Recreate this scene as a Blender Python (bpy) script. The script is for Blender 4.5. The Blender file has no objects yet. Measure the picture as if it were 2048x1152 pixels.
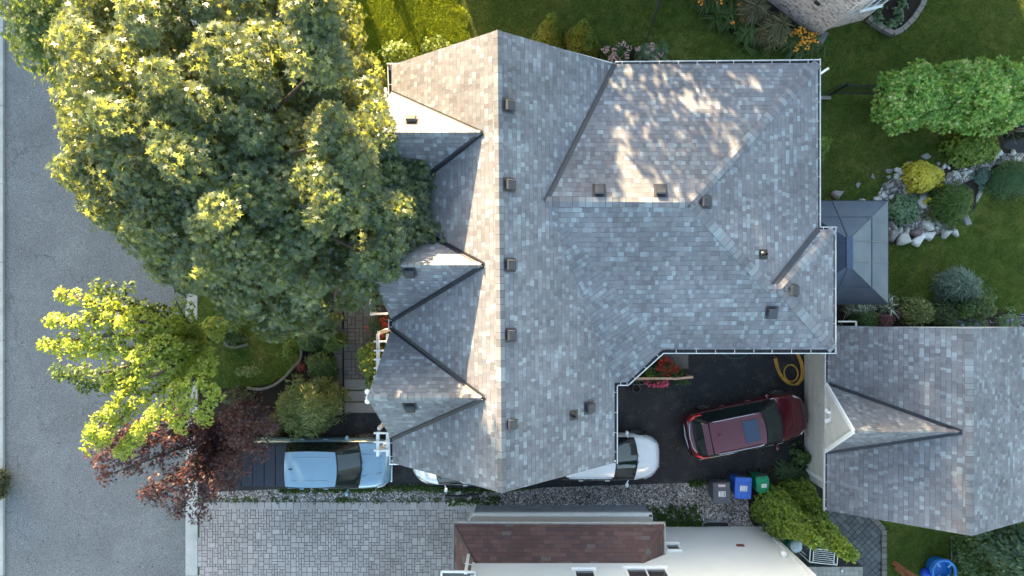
import bpy, math, random
import numpy as np
from mathutils import Vector, Matrix
from mathutils.geometry import tessellate_polygon
random.seed(7); rng = np.random.default_rng(7)
R = math.radians
scene = bpy.context.scene
COL = scene.collection
# ---------------------------------------------------------------- camera, sky, sun, exposure
CAMZ = 27.0; FPX = 1384.0
cam = bpy.data.objects.new("camera", bpy.data.cameras.new("camera")); COL.objects.link(cam)
cam.location = (0, 0, CAMZ); cam.rotation_euler = (0, 0, 0)
cam.data.sensor_width = 36; cam.data.lens = 36*FPX/2048; cam.data.clip_end = 3000; cam.data.clip_start = .1
scene.camera = cam
SUN = Vector((-.34, 1.0, .150)).normalized()
EL = math.asin(SUN.z); AZ = math.atan2(SUN.x, SUN.y)
world = bpy.data.worlds.new("World"); scene.world = world; world.use_nodes = True
wn = world.node_tree; bg = wn.nodes['Background']
sky = wn.nodes.new('ShaderNodeTexSky'); sky.sky_type = 'NISHITA'; sky.sun_disc = False
sky.sun_elevation = EL; sky.sun_rotation = AZ; sky.altitude = 100; sky.air_density = 1.0; sky.dust_density = 1.2; sky.ozone_density = .5
wn.links.new(sky.outputs[0], bg.inputs[0]); bg.inputs[1].default_value = .12
sl = bpy.data.lights.new("sun", 'SUN'); sl.energy = 5.0; sl.angle = R(.6); sl.color = (1, .74, .43)
so = bpy.data.objects.new("sun", sl); COL.objects.link(so); so.location = (-20, 60, 40)
so.rotation_euler = SUN.to_track_quat('Z', 'Y').to_euler()
vs = scene.view_settings; vs.view_transform = 'Standard'; vs.look = 'None'; vs.exposure = 3.2; vs.gamma = 1; vs.use_curve_mapping = False
scene.render.engine = 'CYCLES'

# ---------------------------------------------------------------- helpers
def P(px, py, z=0.0):                     # a point seen at photo pixel (2048 px wide) at real height z
    s = (CAMZ - z)/FPX
    return Vector(((px-1024)*s, (576-py)*s, z))
class Plane:
    def __init__(s, a, b, c):
        s.p = Vector(a); s.n = (Vector(b)-s.p).cross(Vector(c)-s.p).normalized()
        if s.n.z < 0: s.n = -s.n
    def at(s, px, py):
        o = Vector((0, 0, CAMZ)); d = P(px, py, 0)-o
        return o + d*((s.p-o).dot(s.n)/d.dot(s.n))
    def z(s, x, y): return s.p.z - (s.n.x*(x-s.p.x)+s.n.y*(y-s.p.y))/s.n.z
class MB:
    def __init__(s): s.v = []; s.f = []; s.uv = []
    def face(s, pts, uv=None):
        i = len(s.v); s.v += [tuple(p) for p in pts]; s.f.append(tuple(range(i, i+len(pts)))); s.uv.append(uv)
    def boxf(s, c, size, U=(1, 0, 0), V=(0, 1, 0), N=(0, 0, 1)):
        c = Vector(c); U = Vector(U)*size[0]/2; V = Vector(V)*size[1]/2; N = Vector(N)*size[2]/2
        i = len(s.v)
        for n in (-1, 1):
            for a, b in ((-1, -1), (1, -1), (1, 1), (-1, 1)): s.v.append(tuple(c+U*a+V*b+N*n))
        for q in ((3, 2, 1, 0), (4, 5, 6, 7), (0, 1, 5, 4), (1, 2, 6, 5), (2, 3, 7, 6), (3, 0, 4, 7)):
            s.f.append(tuple(i+k for k in q)); s.uv.append(None)
    def box(s, c, size, rz=0):
        s.boxf(c, size, (math.cos(rz), math.sin(rz), 0), (-math.sin(rz), math.cos(rz), 0))
    def beam(s, a, b, w, h, up=(0, 0, 1)):
        a = Vector(a); b = Vector(b); d = b-a; L = d.length; d.normalize(); up = Vector(up)
        if abs(d.dot(up)) > .98: up = Vector((0, 1, 0))
        V = up.cross(d).normalized(); N = d.cross(V)
        s.boxf((a+b)/2, (L, w, h), d, V, N)
    def tube(s, pts, r, n=6, closed=False, cap=True):
        pts = [Vector(p) for p in pts]; m = len(pts); rr = r if hasattr(r, '__len__') else [r]*m
        base = len(s.v)
        for k, p in enumerate(pts):
            if closed: d = pts[(k+1) % m]-pts[k-1]
            else: d = pts[min(k+1, m-1)]-pts[max(k-1, 0)]
            if d.length < 1e-9: d = Vector((0, 0, 1))
            d.normalize(); up = Vector((0, 0, 1)) if abs(d.z) < .95 else Vector((0, 1, 0))
            A = up.cross(d).normalized(); B = d.cross(A)
            for j in range(n):
                t = 2*math.pi*j/n; s.v.append(tuple(p+(A*math.cos(t)+B*math.sin(t))*rr[k]))
        for k in range(m if closed else m-1):
            for j in range(n):
                a = base+k*n+j; b = base+k*n+(j+1) % n; c = base+((k+1) % m)*n+(j+1) % n; d = base+((k+1) % m)*n+j
                s.f.append((a, b, c, d)); s.uv.append(None)
        if cap and not closed:
            s.f.append(tuple(base+j for j in reversed(range(n)))); s.uv.append(None)
            s.f.append(tuple(base+(m-1)*n+j for j in range(n))); s.uv.append(None)
    def prism(s, poly, z0, z1, top=True, bottom=True):
        poly = [(p[0], p[1]) for p in poly]
        A = sum(poly[i][0]*poly[(i+1) % len(poly)][1]-poly[(i+1) % len(poly)][0]*poly[i][1] for i in range(len(poly)))
        if A < 0: poly = poly[::-1]
        n = len(poly)
        if top: s.face([(x, y, z1) for x, y in poly])
        if bottom: s.face([(x, y, z0) for x, y in reversed(poly)])
        for i in range(n):
            (x, y), (a, b) = poly[i], poly[(i+1) % n]
            s.face([(x, y, z0), (a, b, z0), (a, b, z1), (x, y, z1)])
    def lathe(s, prof, c=(0, 0, 0), n=16, U=(1, 0, 0), V=(0, 1, 0), N=(0, 0, 1)):
        c = Vector(c); U = Vector(U); V = Vector(V); N = Vector(N); base = len(s.v); m = len(prof)
        for r, z in prof:
            for j in range(n):
                t = 2*math.pi*j/n; s.v.append(tuple(c+(U*math.cos(t)+V*math.sin(t))*r+N*z))
        for k in range(m-1):
            for j in range(n):
                s.f.append((base+k*n+j, base+k*n+(j+1) % n, base+(k+1)*n+(j+1) % n, base+(k+1)*n+j)); s.uv.append(None)
        s.f.append(tuple(base+j for j in reversed(range(n)))); s.uv.append(None)
        s.f.append(tuple(base+(m-1)*n+j for j in range(n))); s.uv.append(None)
def wloc(o):
    v = Vector((0, 0, 0))
    while o is not None: v += Vector(o.location); o = o.parent
    return v
def tag(o, label=None, cat=None, group=None, kind=None):
    if label: o['label'] = label
    if cat: o['category'] = cat
    if group: o['group'] = group
    if kind: o['kind'] = kind
    return o
def build(name, mb, m, parent=None, world=True, smooth=False, bevel=0, label=None, cat=None, group=None, kind=None):
    me = bpy.data.meshes.new(name)
    off = wloc(parent) if (parent is not None and world) else Vector((0, 0, 0))
    loc = Vector((0, 0, 0)); vv = mb.v
    if parent is None and world and kind != 'structure' and vv:      # origin at the thing's base
        arr = np.array(vv); lo = arr.min(0); hi = arr.max(0); loc = Vector(((lo[0]+hi[0])/2, (lo[1]+hi[1])/2, lo[2])); off = loc
    me.from_pydata([(v[0]-off.x, v[1]-off.y, v[2]-off.z) for v in vv], [], mb.f)
    uvl = me.uv_layers.new(name='UVMap')
    for pi, pol in enumerate(me.polygons):
        uv = mb.uv[pi] if pi < len(mb.uv) else None
        if uv is not None:
            for k, li in enumerate(pol.loop_indices): uvl.data[li].uv = uv[k]
        else:
            n = pol.normal; h = Vector((0, 0, 1)).cross(n)
            h = h.normalized() if h.length > .02 else Vector((1, 0, 0)); w = n.cross(h)
            for li in pol.loop_indices:
                co = me.vertices[me.loops[li].vertex_index].co + off
                uvl.data[li].uv = (co.dot(h), co.dot(w))
    if smooth:
        for p in me.polygons: p.use_smooth = True
    me.materials.append(m)
    o = bpy.data.objects.new(name, me); COL.objects.link(o); o.location = loc
    if parent is not None: o.parent = parent
    if bevel:
        b = o.modifiers.new('b', 'BEVEL'); b.width = bevel; b.segments = 2; b.limit_method = 'ANGLE'; b.angle_limit = R(40)
    return tag(o, label, cat, group, kind)
def thing(name, label, cat, loc=(0, 0, 0), rz=0, group=None):
    o = bpy.data.objects.new(name, None); COL.objects.link(o); o.location = loc; o.rotation_euler = (0, 0, rz)
    o.empty_display_size = .3
    return tag(o, label, cat, group)
def copy_tree(o, parent=None):
    c = o.copy(); COL.objects.link(c); c.parent = parent
    for ch in [x for x in o.children]: copy_tree(ch, c)
    return c

# ---------------------------------------------------------------- materials
def newmat(name, col=(.5, .5, .5), rough=.6, spec=.5, metal=0, coat=0):
    m = bpy.data.materials.new(name); m.use_nodes = True; b = m.node_tree.nodes['Principled BSDF']
    b.inputs['Base Color'].default_value = (*col, 1); b.inputs['Roughness'].default_value = rough
    b.inputs['Specular IOR Level'].default_value = spec; b.inputs['Metallic'].default_value = metal
    if coat: b.inputs['Coat Weight'].default_value = coat; b.inputs['Coat Roughness'].default_value = .03
    return m
class N:
    def __init__(s, m): s.t = m.node_tree; s.b = s.t.nodes.get('Principled BSDF')
    def n(s, typ, **kw):
        x = s.t.nodes.new(typ)
        for k, v in kw.items():
            if k.startswith('i_'):
                x.inputs[k[2:].replace('_', ' ')].default_value = v
            else: setattr(x, k, v)
        return x
    def l(s, a, b): s.t.links.new(a, b)
    def math(s, op, a, b=None, c=None):
        x = s.t.nodes.new('ShaderNodeMath'); x.operation = op
        for i, q in enumerate((a, b, c)):
            if q is None: continue
            if isinstance(q, (int, float)): x.inputs[i].default_value = q
            else: s.l(q, x.inputs[i])
        return x.outputs[0]
    def ramp(s, fac, stops, interp='LINEAR'):
        x = s.t.nodes.new('ShaderNodeValToRGB'); x.color_ramp.interpolation = interp; e = x.color_ramp.elements
        while len(e) > 1: e.remove(e[-1])
        e[0].position = stops[0][0]; e[0].color = (*stops[0][1], 1)
        for p, c in stops[1:]:
            q = e.new(p); q.color = (*c, 1)
        s.l(fac, x.inputs[0]); return x.outputs[0]
    def mix(s, a, b, f, typ='MIX'):
        x = s.t.nodes.new('ShaderNodeMix'); x.data_type = 'RGBA'; x.blend_type = typ
        for i, q in ((0, f), (6, a), (7, b)):
            if isinstance(q, (int, float)): x.inputs[i].default_value = q
            elif isinstance(q, tuple): x.inputs[i].default_value = (*q, 1)
            else: s.l(q, x.inputs[i])
        return x.outputs[2]
    def noise(s, vec, scale, detail=3, rough=.6, dist=0):
        x = s.n('ShaderNodeTexNoise'); x.inputs['Scale'].default_value = scale; x.inputs['Detail'].default_value = detail
        x.inputs['Roughness'].default_value = rough; x.inputs['Distortion'].default_value = dist
        if vec is not None: s.l(vec, x.inputs['Vector'])
        return x.outputs[0]
    def vor(s, vec, scale, feature='F1'):
        x = s.n('ShaderNodeTexVoronoi'); x.feature = feature; x.inputs['Scale'].default_value = scale; s.l(vec, x.inputs['Vector']); return x
    def bump(s, h, strength=.4, dist=.01):
        x = s.n('ShaderNodeBump'); x.inputs['Strength'].default_value = strength; x.inputs['Distance'].default_value = dist
        s.l(h, x.inputs['Height']); s.l(x.outputs[0], s.b.inputs['Normal'])
    def obj(s): return s.n('ShaderNodeTexCoord').outputs['Object']
    def pos(s): return s.n('ShaderNodeNewGeometry').outputs['Position']
    def uv(s): return s.n('ShaderNodeTexCoord').outputs['UV']
    def col(s, c): s.l(c, s.b.inputs['Base Color'])
def plain(name, col, rough=.6, var=.12, scale=4, spec=.4, metal=0, bump=0, coat=0):   # painted / plastic surface with slight unevenness
    m = newmat(name, col, rough, spec, metal, coat); k = N(m); p = k.pos()
    f = k.noise(p, scale, 5, .65)
    dark = tuple(c*(1-2*var) for c in col); light = tuple(min(1, c*(1+var)) for c in col)
    k.col(k.ramp(f, [(.3, dark), (.7, light)]))
    if bump: k.bump(k.noise(p, scale*12, 3), bump, .01)
    return m
def shingle(name, cols, course=.15, tab=.13, dark=(.06, .062, .07), weather=.10):
    m = newmat(name, (.3, .3, .3), .9, .25); k = N(m); s = k.n('ShaderNodeSeparateXYZ'); k.l(k.uv(), s.inputs[0])
    v = k.math('DIVIDE', s.outputs[1], course); row = k.math('FLOOR', v); fy = k.math('FRACT', v)
    w1 = k.n('ShaderNodeTexWhiteNoise', noise_dimensions='1D'); k.l(row, w1.inputs['W'])
    w = k.math('ADD', k.math('DIVIDE', s.outputs[0], tab), k.math('MULTIPLY', w1.outputs[0], 913.7))
    vo = k.n('ShaderNodeTexVoronoi', voronoi_dimensions='1D'); k.l(w, vo.inputs['W']); vo.inputs['Scale'].default_value = 1; vo.inputs['Randomness'].default_value = .85
    ve = k.n('ShaderNodeTexVoronoi', voronoi_dimensions='1D', feature='DISTANCE_TO_EDGE'); k.l(w, ve.inputs['W']); ve.inputs['Scale'].default_value = 1; ve.inputs['Randomness'].default_value = .85
    sc = k.n('ShaderNodeSeparateColor'); k.l(vo.outputs['Color'], sc.inputs[0])
    c = k.ramp(sc.outputs[0], cols, 'CONSTANT')
    gr = k.noise(k.pos(), 90, 2, .8); c = k.mix(c, k.ramp(gr, [(.3, (.62, .62, .62)), (.7, (1.25, 1.25, 1.25))]), .8, 'MULTIPLY')
    bigp = k.noise(k.pos(), .45, 4, .6); c = k.mix(c, k.ramp(bigp, [(.35, (1-weather*2,)*3), (.65, (1+weather,)*3)]), 1, 'MULTIPLY')
    # shadow line painted along each course edge; tab gaps in dark asphalt
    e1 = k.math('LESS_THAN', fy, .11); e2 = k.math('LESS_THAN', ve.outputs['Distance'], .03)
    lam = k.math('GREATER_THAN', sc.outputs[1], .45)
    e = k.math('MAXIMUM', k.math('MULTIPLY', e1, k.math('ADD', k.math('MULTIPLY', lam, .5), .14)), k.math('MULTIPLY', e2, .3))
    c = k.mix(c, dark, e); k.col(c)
    h = k.math('ADD', k.math('MULTIPLY', lam, .5), k.math('MULTIPLY', k.math('SUBTRACT', 1, fy), 1.0))
    k.bump(k.math('ADD', h, k.math('MULTIPLY', gr, .35)), .7, .012)
    return m
GREY = [(0, (0.160, 0.164, 0.183)), (.24, (0.177, 0.177, 0.194)), (.42, (0.175, 0.181, 0.200)), (.58, (0.200, 0.208, 0.227)), (.70, (0.140, 0.140, 0.154)), (.80, (0.249, 0.282, 0.305)), (.88, (0.216, 0.235, 0.257)), (.96, (0.156, 0.152, 0.168))]
M = {}
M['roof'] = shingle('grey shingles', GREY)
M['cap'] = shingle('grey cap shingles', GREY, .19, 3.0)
BR = [(0, (.115, .066, .060)), (.3, (.135, .076, .068)), (.6, (.10, .066, .063)), (.8, (.155, .092, .080)), (.92, (.145, .118, .11))]
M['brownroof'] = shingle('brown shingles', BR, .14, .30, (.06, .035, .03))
M['flash'] = plain('dark valley metal', (.028, .031, .042), .45, .15, 3, .5, .2)
M['white'] = plain('white aluminium', (.78, .78, .77), .4, .04, 3)
M['gutter'] = plain('dulled white gutter', (.55, .55, .55), .5, .12, 3)
M['whitedirty'] = plain('weathered white paint', (.62, .61, .58), .6, .1, 5)
M['trough'] = plain('shaded gutter silt', (.05, .052, .055), .9, .3, 8)  # dark for silt and for the shade inside the trough, both in the colour
M['soffit'] = plain('soffit', (.5, .48, .45), .6, .05, 2)
M['vent'] = plain('vent metal', (.036, .038, .046), .45, .15, 6, .5, .1)
M['black'] = plain('black plastic', (.012, .012, .013), .5, .2, 8)
M['blackmetal'] = plain('black metal', (.02, .02, .022), .4, .2, 8)
def brickmat(name, c1, c2, mortar, bw=.22, bh=.075):
    m = newmat(name, c1, .85, .25); k = N(m); b = k.n('ShaderNodeTexBrick'); k.l(k.uv(), b.inputs['Vector'])
    b.inputs['Color1'].default_value = (*c1, 1); b.inputs['Color2'].default_value = (*c2, 1); b.inputs['Mortar'].default_value = (*mortar, 1)
    b.inputs['Scale'].default_value = 1; b.inputs['Brick Width'].default_value = bw; b.inputs['Row Height'].default_value = bh; b.inputs['Mortar Size'].default_value = .008
    k.col(k.mix(b.outputs[0], k.ramp(k.noise(k.pos(), 14, 4), [(.3, (.7, .7, .7)), (.7, (1.2, 1.2, 1.2))]), .7, 'MULTIPLY')); k.bump(b.outputs[1], -.3, .01); return m
M['brick'] = brickmat('house brick', (.36, .22, .17), (.28, .17, .13), (.4, .38, .35))
M['greybrick'] = brickmat('grey brick', (.30, .32, .36), (.17, .19, .23), (.36, .38, .40))
def stucco():
    m = newmat('mottled pale brick', (.6, .5, .45), .9, .2); k = N(m)
    v = k.vor(k.uv(), 1.0); mp = k.n('ShaderNodeMapping'); k.l(k.uv(), mp.inputs[0]); mp.inputs['Scale'].default_value = (9, 20, 1); k.l(mp.outputs[0], v.inputs['Vector'])
    s = k.n('ShaderNodeSeparateColor'); k.l(v.outputs['Color'], s.inputs[0])
    k.col(k.ramp(s.outputs[0], [(0, (.26, .21, .19)), (.14, (.52, .42, .38)), (.4, (.62, .52, .47)), (.7, (.70, .60, .55)), (.9, (.40, .34, .31))], 'CONSTANT'))
    k.bump(v.outputs['Distance'], .3, .02); return m
M['palebrick'] = stucco()
def siding(name, col, step=.11):
    m = newmat(name, col, .5, .35); k = N(m); s = k.n('ShaderNodeSeparateXYZ'); k.l(k.uv(), s.inputs[0])
    f = k.math('FRACT', k.math('DIVIDE', s.outputs[1], step)); k.bump(f, .25, .012)
    e = k.math('LESS_THAN', f, .06); big = k.ramp(k.noise(k.pos(), .8, 4), [(.3, tuple(c*.93 for c in col)), (.7, col)])
    k.col(k.mix(big, tuple(c*.8 for c in col), e)); return m
M['siding'] = siding('white siding', (.76, .77, .76))
M['glass'] = newmat('window glass', (.03, .035, .04), .04, .8)
def asphalt(name, cols, sc=60, rough=.85, crack=.0):
    m = newmat(name, cols[0], rough, .3); k = N(m); p = k.pos()
    v = k.vor(p, sc); s = k.n('ShaderNodeSeparateColor'); k.l(v.outputs['Color'], s.inputs[0])
    c = k.ramp(s.outputs[0], [(0, tuple(x*.62 for x in cols[0])), (.35, cols[0]), (.7, tuple(x*1.2 for x in cols[0])), (.93, cols[1])], 'CONSTANT')
    c = k.mix(c, k.ramp(k.noise(p, .35, 6, .65, .5), [(.3, (.80, .80, .82)), (.7, (1.12, 1.12, 1.12))]), 1, 'MULTIPLY')
    st = k.ramp(k.noise(p, 1.8, 5, .7), [(.50, (0, 0, 0)), (.70, (1, 1, 1))]); c = k.mix(c, cols[2], k.math('MULTIPLY', st, .7)); dv = k.n('ShaderNodeMix', data_type='VECTOR'); ce = k.vor(p, crack or .3, 'DISTANCE_TO_EDGE'); nz = k.n('ShaderNodeTexNoise'); nz.inputs['Scale'].default_value = 1.3; nz.inputs['Detail'].default_value = 5; k.l(p, nz.inputs['Vector']); va = k.n('ShaderNodeVectorMath', operation='MULTIPLY_ADD'); k.l(nz.outputs['Color'], va.inputs[0]); va.inputs[1].default_value = (1.6, 1.6, 0); k.l(p, va.inputs[2]); k.l(va.outputs[0], ce.inputs['Vector']); c = k.mix(c, tuple(x*.45 for x in cols[0]), k.math('MULTIPLY', k.math('LESS_THAN', ce.outputs['Distance'], .0035), .5 if crack else .0))
    k.col(c); k.bump(v.outputs['Distance'], .35, .006); return m
M['road'] = asphalt('old road asphalt', ((.175, .178, .178), (.27, .275, .275), (.145, .145, .148)), 55, crack=.16)
M['drive'] = asphalt('sealed driveway asphalt', ((.017, .017, .019), (.032, .032, .034), (.062, .058, .054)), 55, .6)
def concrete(name, col, var=.12):
    m = newmat(name, col, .85, .25); k = N(m); p = k.pos(); n1 = k.noise(p, 1.6, 6, .7); n2 = k.noise(p, 26, 3, .7)
    c = k.ramp(n1, [(.3, tuple(x*(1-var*1.6) for x in col)), (.7, tuple(x*(1+var) for x in col))]); c = k.mix(c, k.ramp(n2, [(.3, (.8, .8, .8)), (.7, (1.12, 1.12, 1.12))]), .7, 'MULTIPLY')
    k.col(c); k.bump(n2, .25, .006); return m
M['kerb'] = concrete('kerb concrete', (.42, .42, .40)); M['slab'] = concrete('slab concrete', (.24, .235, .22))
M['deckslab'] = concrete('patio slab', (.36, .34, .31))
def paver(name, cols):
    m = newmat(name, cols[0][1], .85, .25); k = N(m); g = k.n('ShaderNodeNewGeometry')
    c = k.ramp(g.outputs['Random Per Island'], cols, 'CONSTANT'); n2 = k.noise(g.outputs['Position'], 30, 4, .7)
    c = k.mix(c, k.ramp(n2, [(.3, (.8, .8, .8)), (.7, (1.15, 1.15, 1.15))]), .8, 'MULTIPLY')
    c = k.mix(c, k.ramp(k.noise(g.outputs['Position'], .6, 4), [(.3, (.85, .83, .82)), (.7, (1.08, 1.08, 1.1))]), 1, 'MULTIPLY')
    k.col(c); k.bump(n2, .3, .006); return m
M['paverA'] = paver('light driveway pavers', [(0, (.34, .31, .295)), (.3, (.31, .285, .275)), (.55, (.36, .33, .315)), (.75, (.295, .275, .265)), (.9, (.375, .35, .335))])
M['paverB'] = paver('taupe walk pavers', [(0, (.15, .135, .12)), (.3, (.175, .155, .14)), (.6, (.13, .12, .11)), (.85, (.19, .17, .155))])
M['paverC'] = paver('dark patio pavers', [(0, (.105, .11, .115)), (.4, (.13, .135, .135)), (.75, (.09, .095, .10))])
M['joint'] = plain('joint sand', (.075, .068, .06), .95, .3, 20)
M['jointdark'] = plain('dark joint soil', (.03, .028, .024), .95, .3, 20)
def gravelmat():
    m = newmat('mixed gravel', (.3, .3, .3), .85, .3); k = N(m); p = k.pos(); v = k.vor(p, 19); s = k.n('ShaderNodeSeparateColor'); k.l(v.outputs['Color'], s.inputs[0])
    c = k.ramp(s.outputs[0], [(0, (.13, .115, .105)), (.2, (.25, .22, .20)), (.45, (.36, .33, .315)), (.7, (.46, .43, .42)), (.88, (.62, .60, .59)), (.96, (.13, .10, .09))], 'CONSTANT')
    e = k.ramp(v.outputs['Distance'], [(.42, (1, 1, 1)), (.8, (.25, .22, .2))]); c = k.mix(c, e, .85, 'MULTIPLY')
    c = k.mix(c, k.ramp(k.noise(p, 1.2, 4), [(.35, (.7, .7, .7)), (.65, (1.1, 1.1, 1.1))]), 1, 'MULTIPLY')
    k.col(c); k.bump(k.math('SUBTRACT', 1, v.outputs['Distance']), .9, .03); return m
M['gravel'] = gravelmat()
def lawnmat():
    m = newmat('lawn', (.04, .06, .02), .95, .1); k = N(m); p = k.pos(); a = k.noise(p, .5, 6, .7, .3); b = k.noise(p, 14, 5, .75)
    c = k.ramp(a, [(.30, (.038, .072, .017)), (.46, (.058, .094, .021)), (.58, (.082, .108, .027)), (.72, (.14, .135, .052))])
    c = k.mix(c, k.ramp(b, [(.3, (.35, .42, .3)), (.7, (1.6, 1.5, 1.35))]), 1, 'MULTIPLY'); c = k.mix(c, k.ramp(k.noise(p, 2.6, 4, .7), [(.35, (.72, .78, .7)), (.65, (1.3, 1.2, 1.2))]), 1, 'MULTIPLY'); k.col(c); k.bump(b, .9, .04); return m
M['lawn'] = lawnmat()
M['soil'] = plain('dark soil', (.028, .02, .015), .95, .4, 18, bump=.8)
def leafmat(name, ramp, rough=.5, trans=.35, tcol=(.25, .35, .03), spec=.5):
    m = bpy.data.materials.new(name); m.use_nodes = True; k = N(m); g = k.n('ShaderNodeNewGeometry')
    c = k.ramp(g.outputs['Random Per Island'], ramp)
    c = k.mix(c, k.ramp(k.noise(g.outputs['Position'], 1.1, 3), [(.3, (.75, .78, .8)), (.7, (1.2, 1.15, 1.1))]), 1, 'MULTIPLY')
    k.col(c); k.b.inputs['Roughness'].default_value = rough; k.b.inputs['Specular IOR Level'].default_value = spec
    t = k.n('ShaderNodeBsdfTranslucent'); k.l(k.mix(c, tcol, .6), t.inputs[0]); mx = k.n('ShaderNodeMixShader'); mx.inputs[0].default_value = trans
    k.l(k.b.outputs[0], mx.inputs[1]); k.l(t.outputs[0], mx.inputs[2]); k.l(mx.outputs[0], k.t.nodes['Material Output'].inputs[0]); return m
L = {}
L['maple'] = leafmat('maple leaf', [(0, (.042, .078, .052)), (.5, (.062, .100, .062)), (.8, (.10, .15, .065)), (.93, (.17, .21, .07)), (1, (.28, .30, .14))], .36, .46, (.50, .55, .07), .6)
L['maple2'] = leafmat('green maple leaf', [(0, (.04, .085, .02)), (.6, (.065, .12, .025)), (1, (.12, .17, .03))], .5, .38, (.28, .36, .03))
L['gold'] = leafmat('yellow green leaf', [(0, (.15, .23, .03)), (.5, (.25, .32, .05)), (1, (.37, .42, .09))], .5, .5, (.66, .74, .09))
L['purple'] = leafmat('purple leaf', [(0, (.028, .014, .018)), (.6, (.05, .022, .025)), (.9, (.075, .036, .036)), (1, (.15, .07, .055))], .45, .34, (.42, .15, .10))
L['green'] = leafmat('shrub leaf', [(0, (.030, .065, .014)), (.6, (.045, .095, .018)), (1, (.075, .13, .025))], .5, .3)
L['dark'] = leafmat('dark shrub leaf', [(0, (.018, .042, .012)), (.6, (.03, .062, .016)), (1, (.05, .09, .02))], .5, .25)
L['yew'] = leafmat('cedar spray', [(0, (.07, .125, .010)), (.6, (.115, .185, .014)), (1, (.19, .25, .02))], .6, .25, (.25, .3, .02))
L['olive'] = leafmat('olive leaf', [(0, (.085, .12, .035)), (.6, (.13, .17, .05)), (1, (.21, .23, .08))], .5, .3)
L['yellow'] = leafmat('golden foliage', [(0, (.38, .34, .025)), (.6, (.52, .45, .035)), (1, (.62, .54, .08))], .6, .3, (.6, .55, .05))
L['bright'] = leafmat('bright vine leaf', [(0, (.09, .24, .05)), (.4, (.18, .38, .07)), (.75, (.32, .48, .09)), (.95, (.42, .46, .14)), (1, (.6, .52, .3))], .45, .32, (.3, .45, .06))
L['blue'] = leafmat('blue green needles', [(0, (.05, .095, .075)), (1, (.10, .16, .13))], .6, .15)
L['bluegreen'] = leafmat('blue green leaf', [(0, (.06, .12, .055)), (1, (.12, .20, .10))], .5, .2)
L['hosta'] = leafmat('variegated leaf', [(0, (.08, .13, .06)), (.55, (.16, .22, .12)), (.56, (.5, .52, .45)), (1, (.6, .62, .55))], .5, .2)
L['grass'] = leafmat('grass blade', [(0, (.05, .085, .014)), (.6, (.08, .12, .022)), (1, (.19, .19, .07))], .6, .35, (.28, .32, .02), .3)
L['weed'] = leafmat('weed leaf', [(0, (.03, .075, .015)), (1, (.07, .13, .02))], .6, .3)
L['pink'] = leafmat('pink petal', [(0, (.50, .26, .30)), (.6, (.62, .44, .44)), (1, (.5, .5, .35))], .6, .2, (.6, .3, .3))
L['hotpink'] = leafmat('hot pink petal', [(0, (.7, .05, .14)), (1, (.75, .15, .22))], .6, .2, (.7, .1, .1))
L['red'] = leafmat('red petal', [(0, (.40, .01, .012)), (1, (.62, .03, .02))], .6, .2, (.6, .05, .02))
L['orange'] = leafmat('orange petal', [(0, (.75, .26, .015)), (1, (.8, .4, .04))], .6, .2, (.7, .3, .02))
L['darkred'] = leafmat('dark red leaf', [(0, (.06, .02, .025)), (1, (.14, .05, .05))], .6, .2, (.3, .08, .05))
L['lilac'] = leafmat('lilac petal', [(0, (.12, .13, .26)), (1, (.25, .24, .4))], .6, .2, (.3, .3, .4))
L['bark'] = plain('bark', (.07, .052, .04), .95, .3, 9, bump=.9)
L['barklight'] = plain('pale bark', (.30, .26, .21), .9, .25, 9, bump=.6)
# ---------------------------------------------------------------- foliage tools
LEAF = {
 'maple': [(0, 0, 0), (.20, .11, .0), (.05, .42, -.05), (.40, .17, .0), (.62, .54, -.10), (.58, .12, .02), (1.05, 0, -.08), (.58, -.12, .02), (.62, -.54, -.10), (.40, -.17, 0), (.05, -.42, -.05), (.20, -.11, 0)],
 'oval': [(0, 0, 0), (.3, .24, .03), (.7, .22, .02), (1, 0, -.05), (.7, -.22, .02), (.3, -.24, .03)],
 'fan': [(0, 0, 0), (.4, .30, 0), (.75, .36, -.03), (.82, .14, 0), (1, 0, -.03), (.82, -.14, 0), (.75, -.36, -.03), (.4, -.30, 0)],
 'needle': [(0, .03, 0), (.6, .06, .02), (1, 0, 0), (.6, -.06, .02), (0, -.03, 0)],
 'blade': [(0, .04, 0), (.55, .035, .0), (1, 0, -.15), (.55, -.035, 0), (0, -.04, 0)],
 'round': [(0, 0, 0), (.15, .35, 0), (.55, .48, -.04), (.92, .28, -.03), (1, 0, 0), (.92, -.28, -.03), (.55, -.48, -.04), (.15, -.35, 0)],
}
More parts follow.
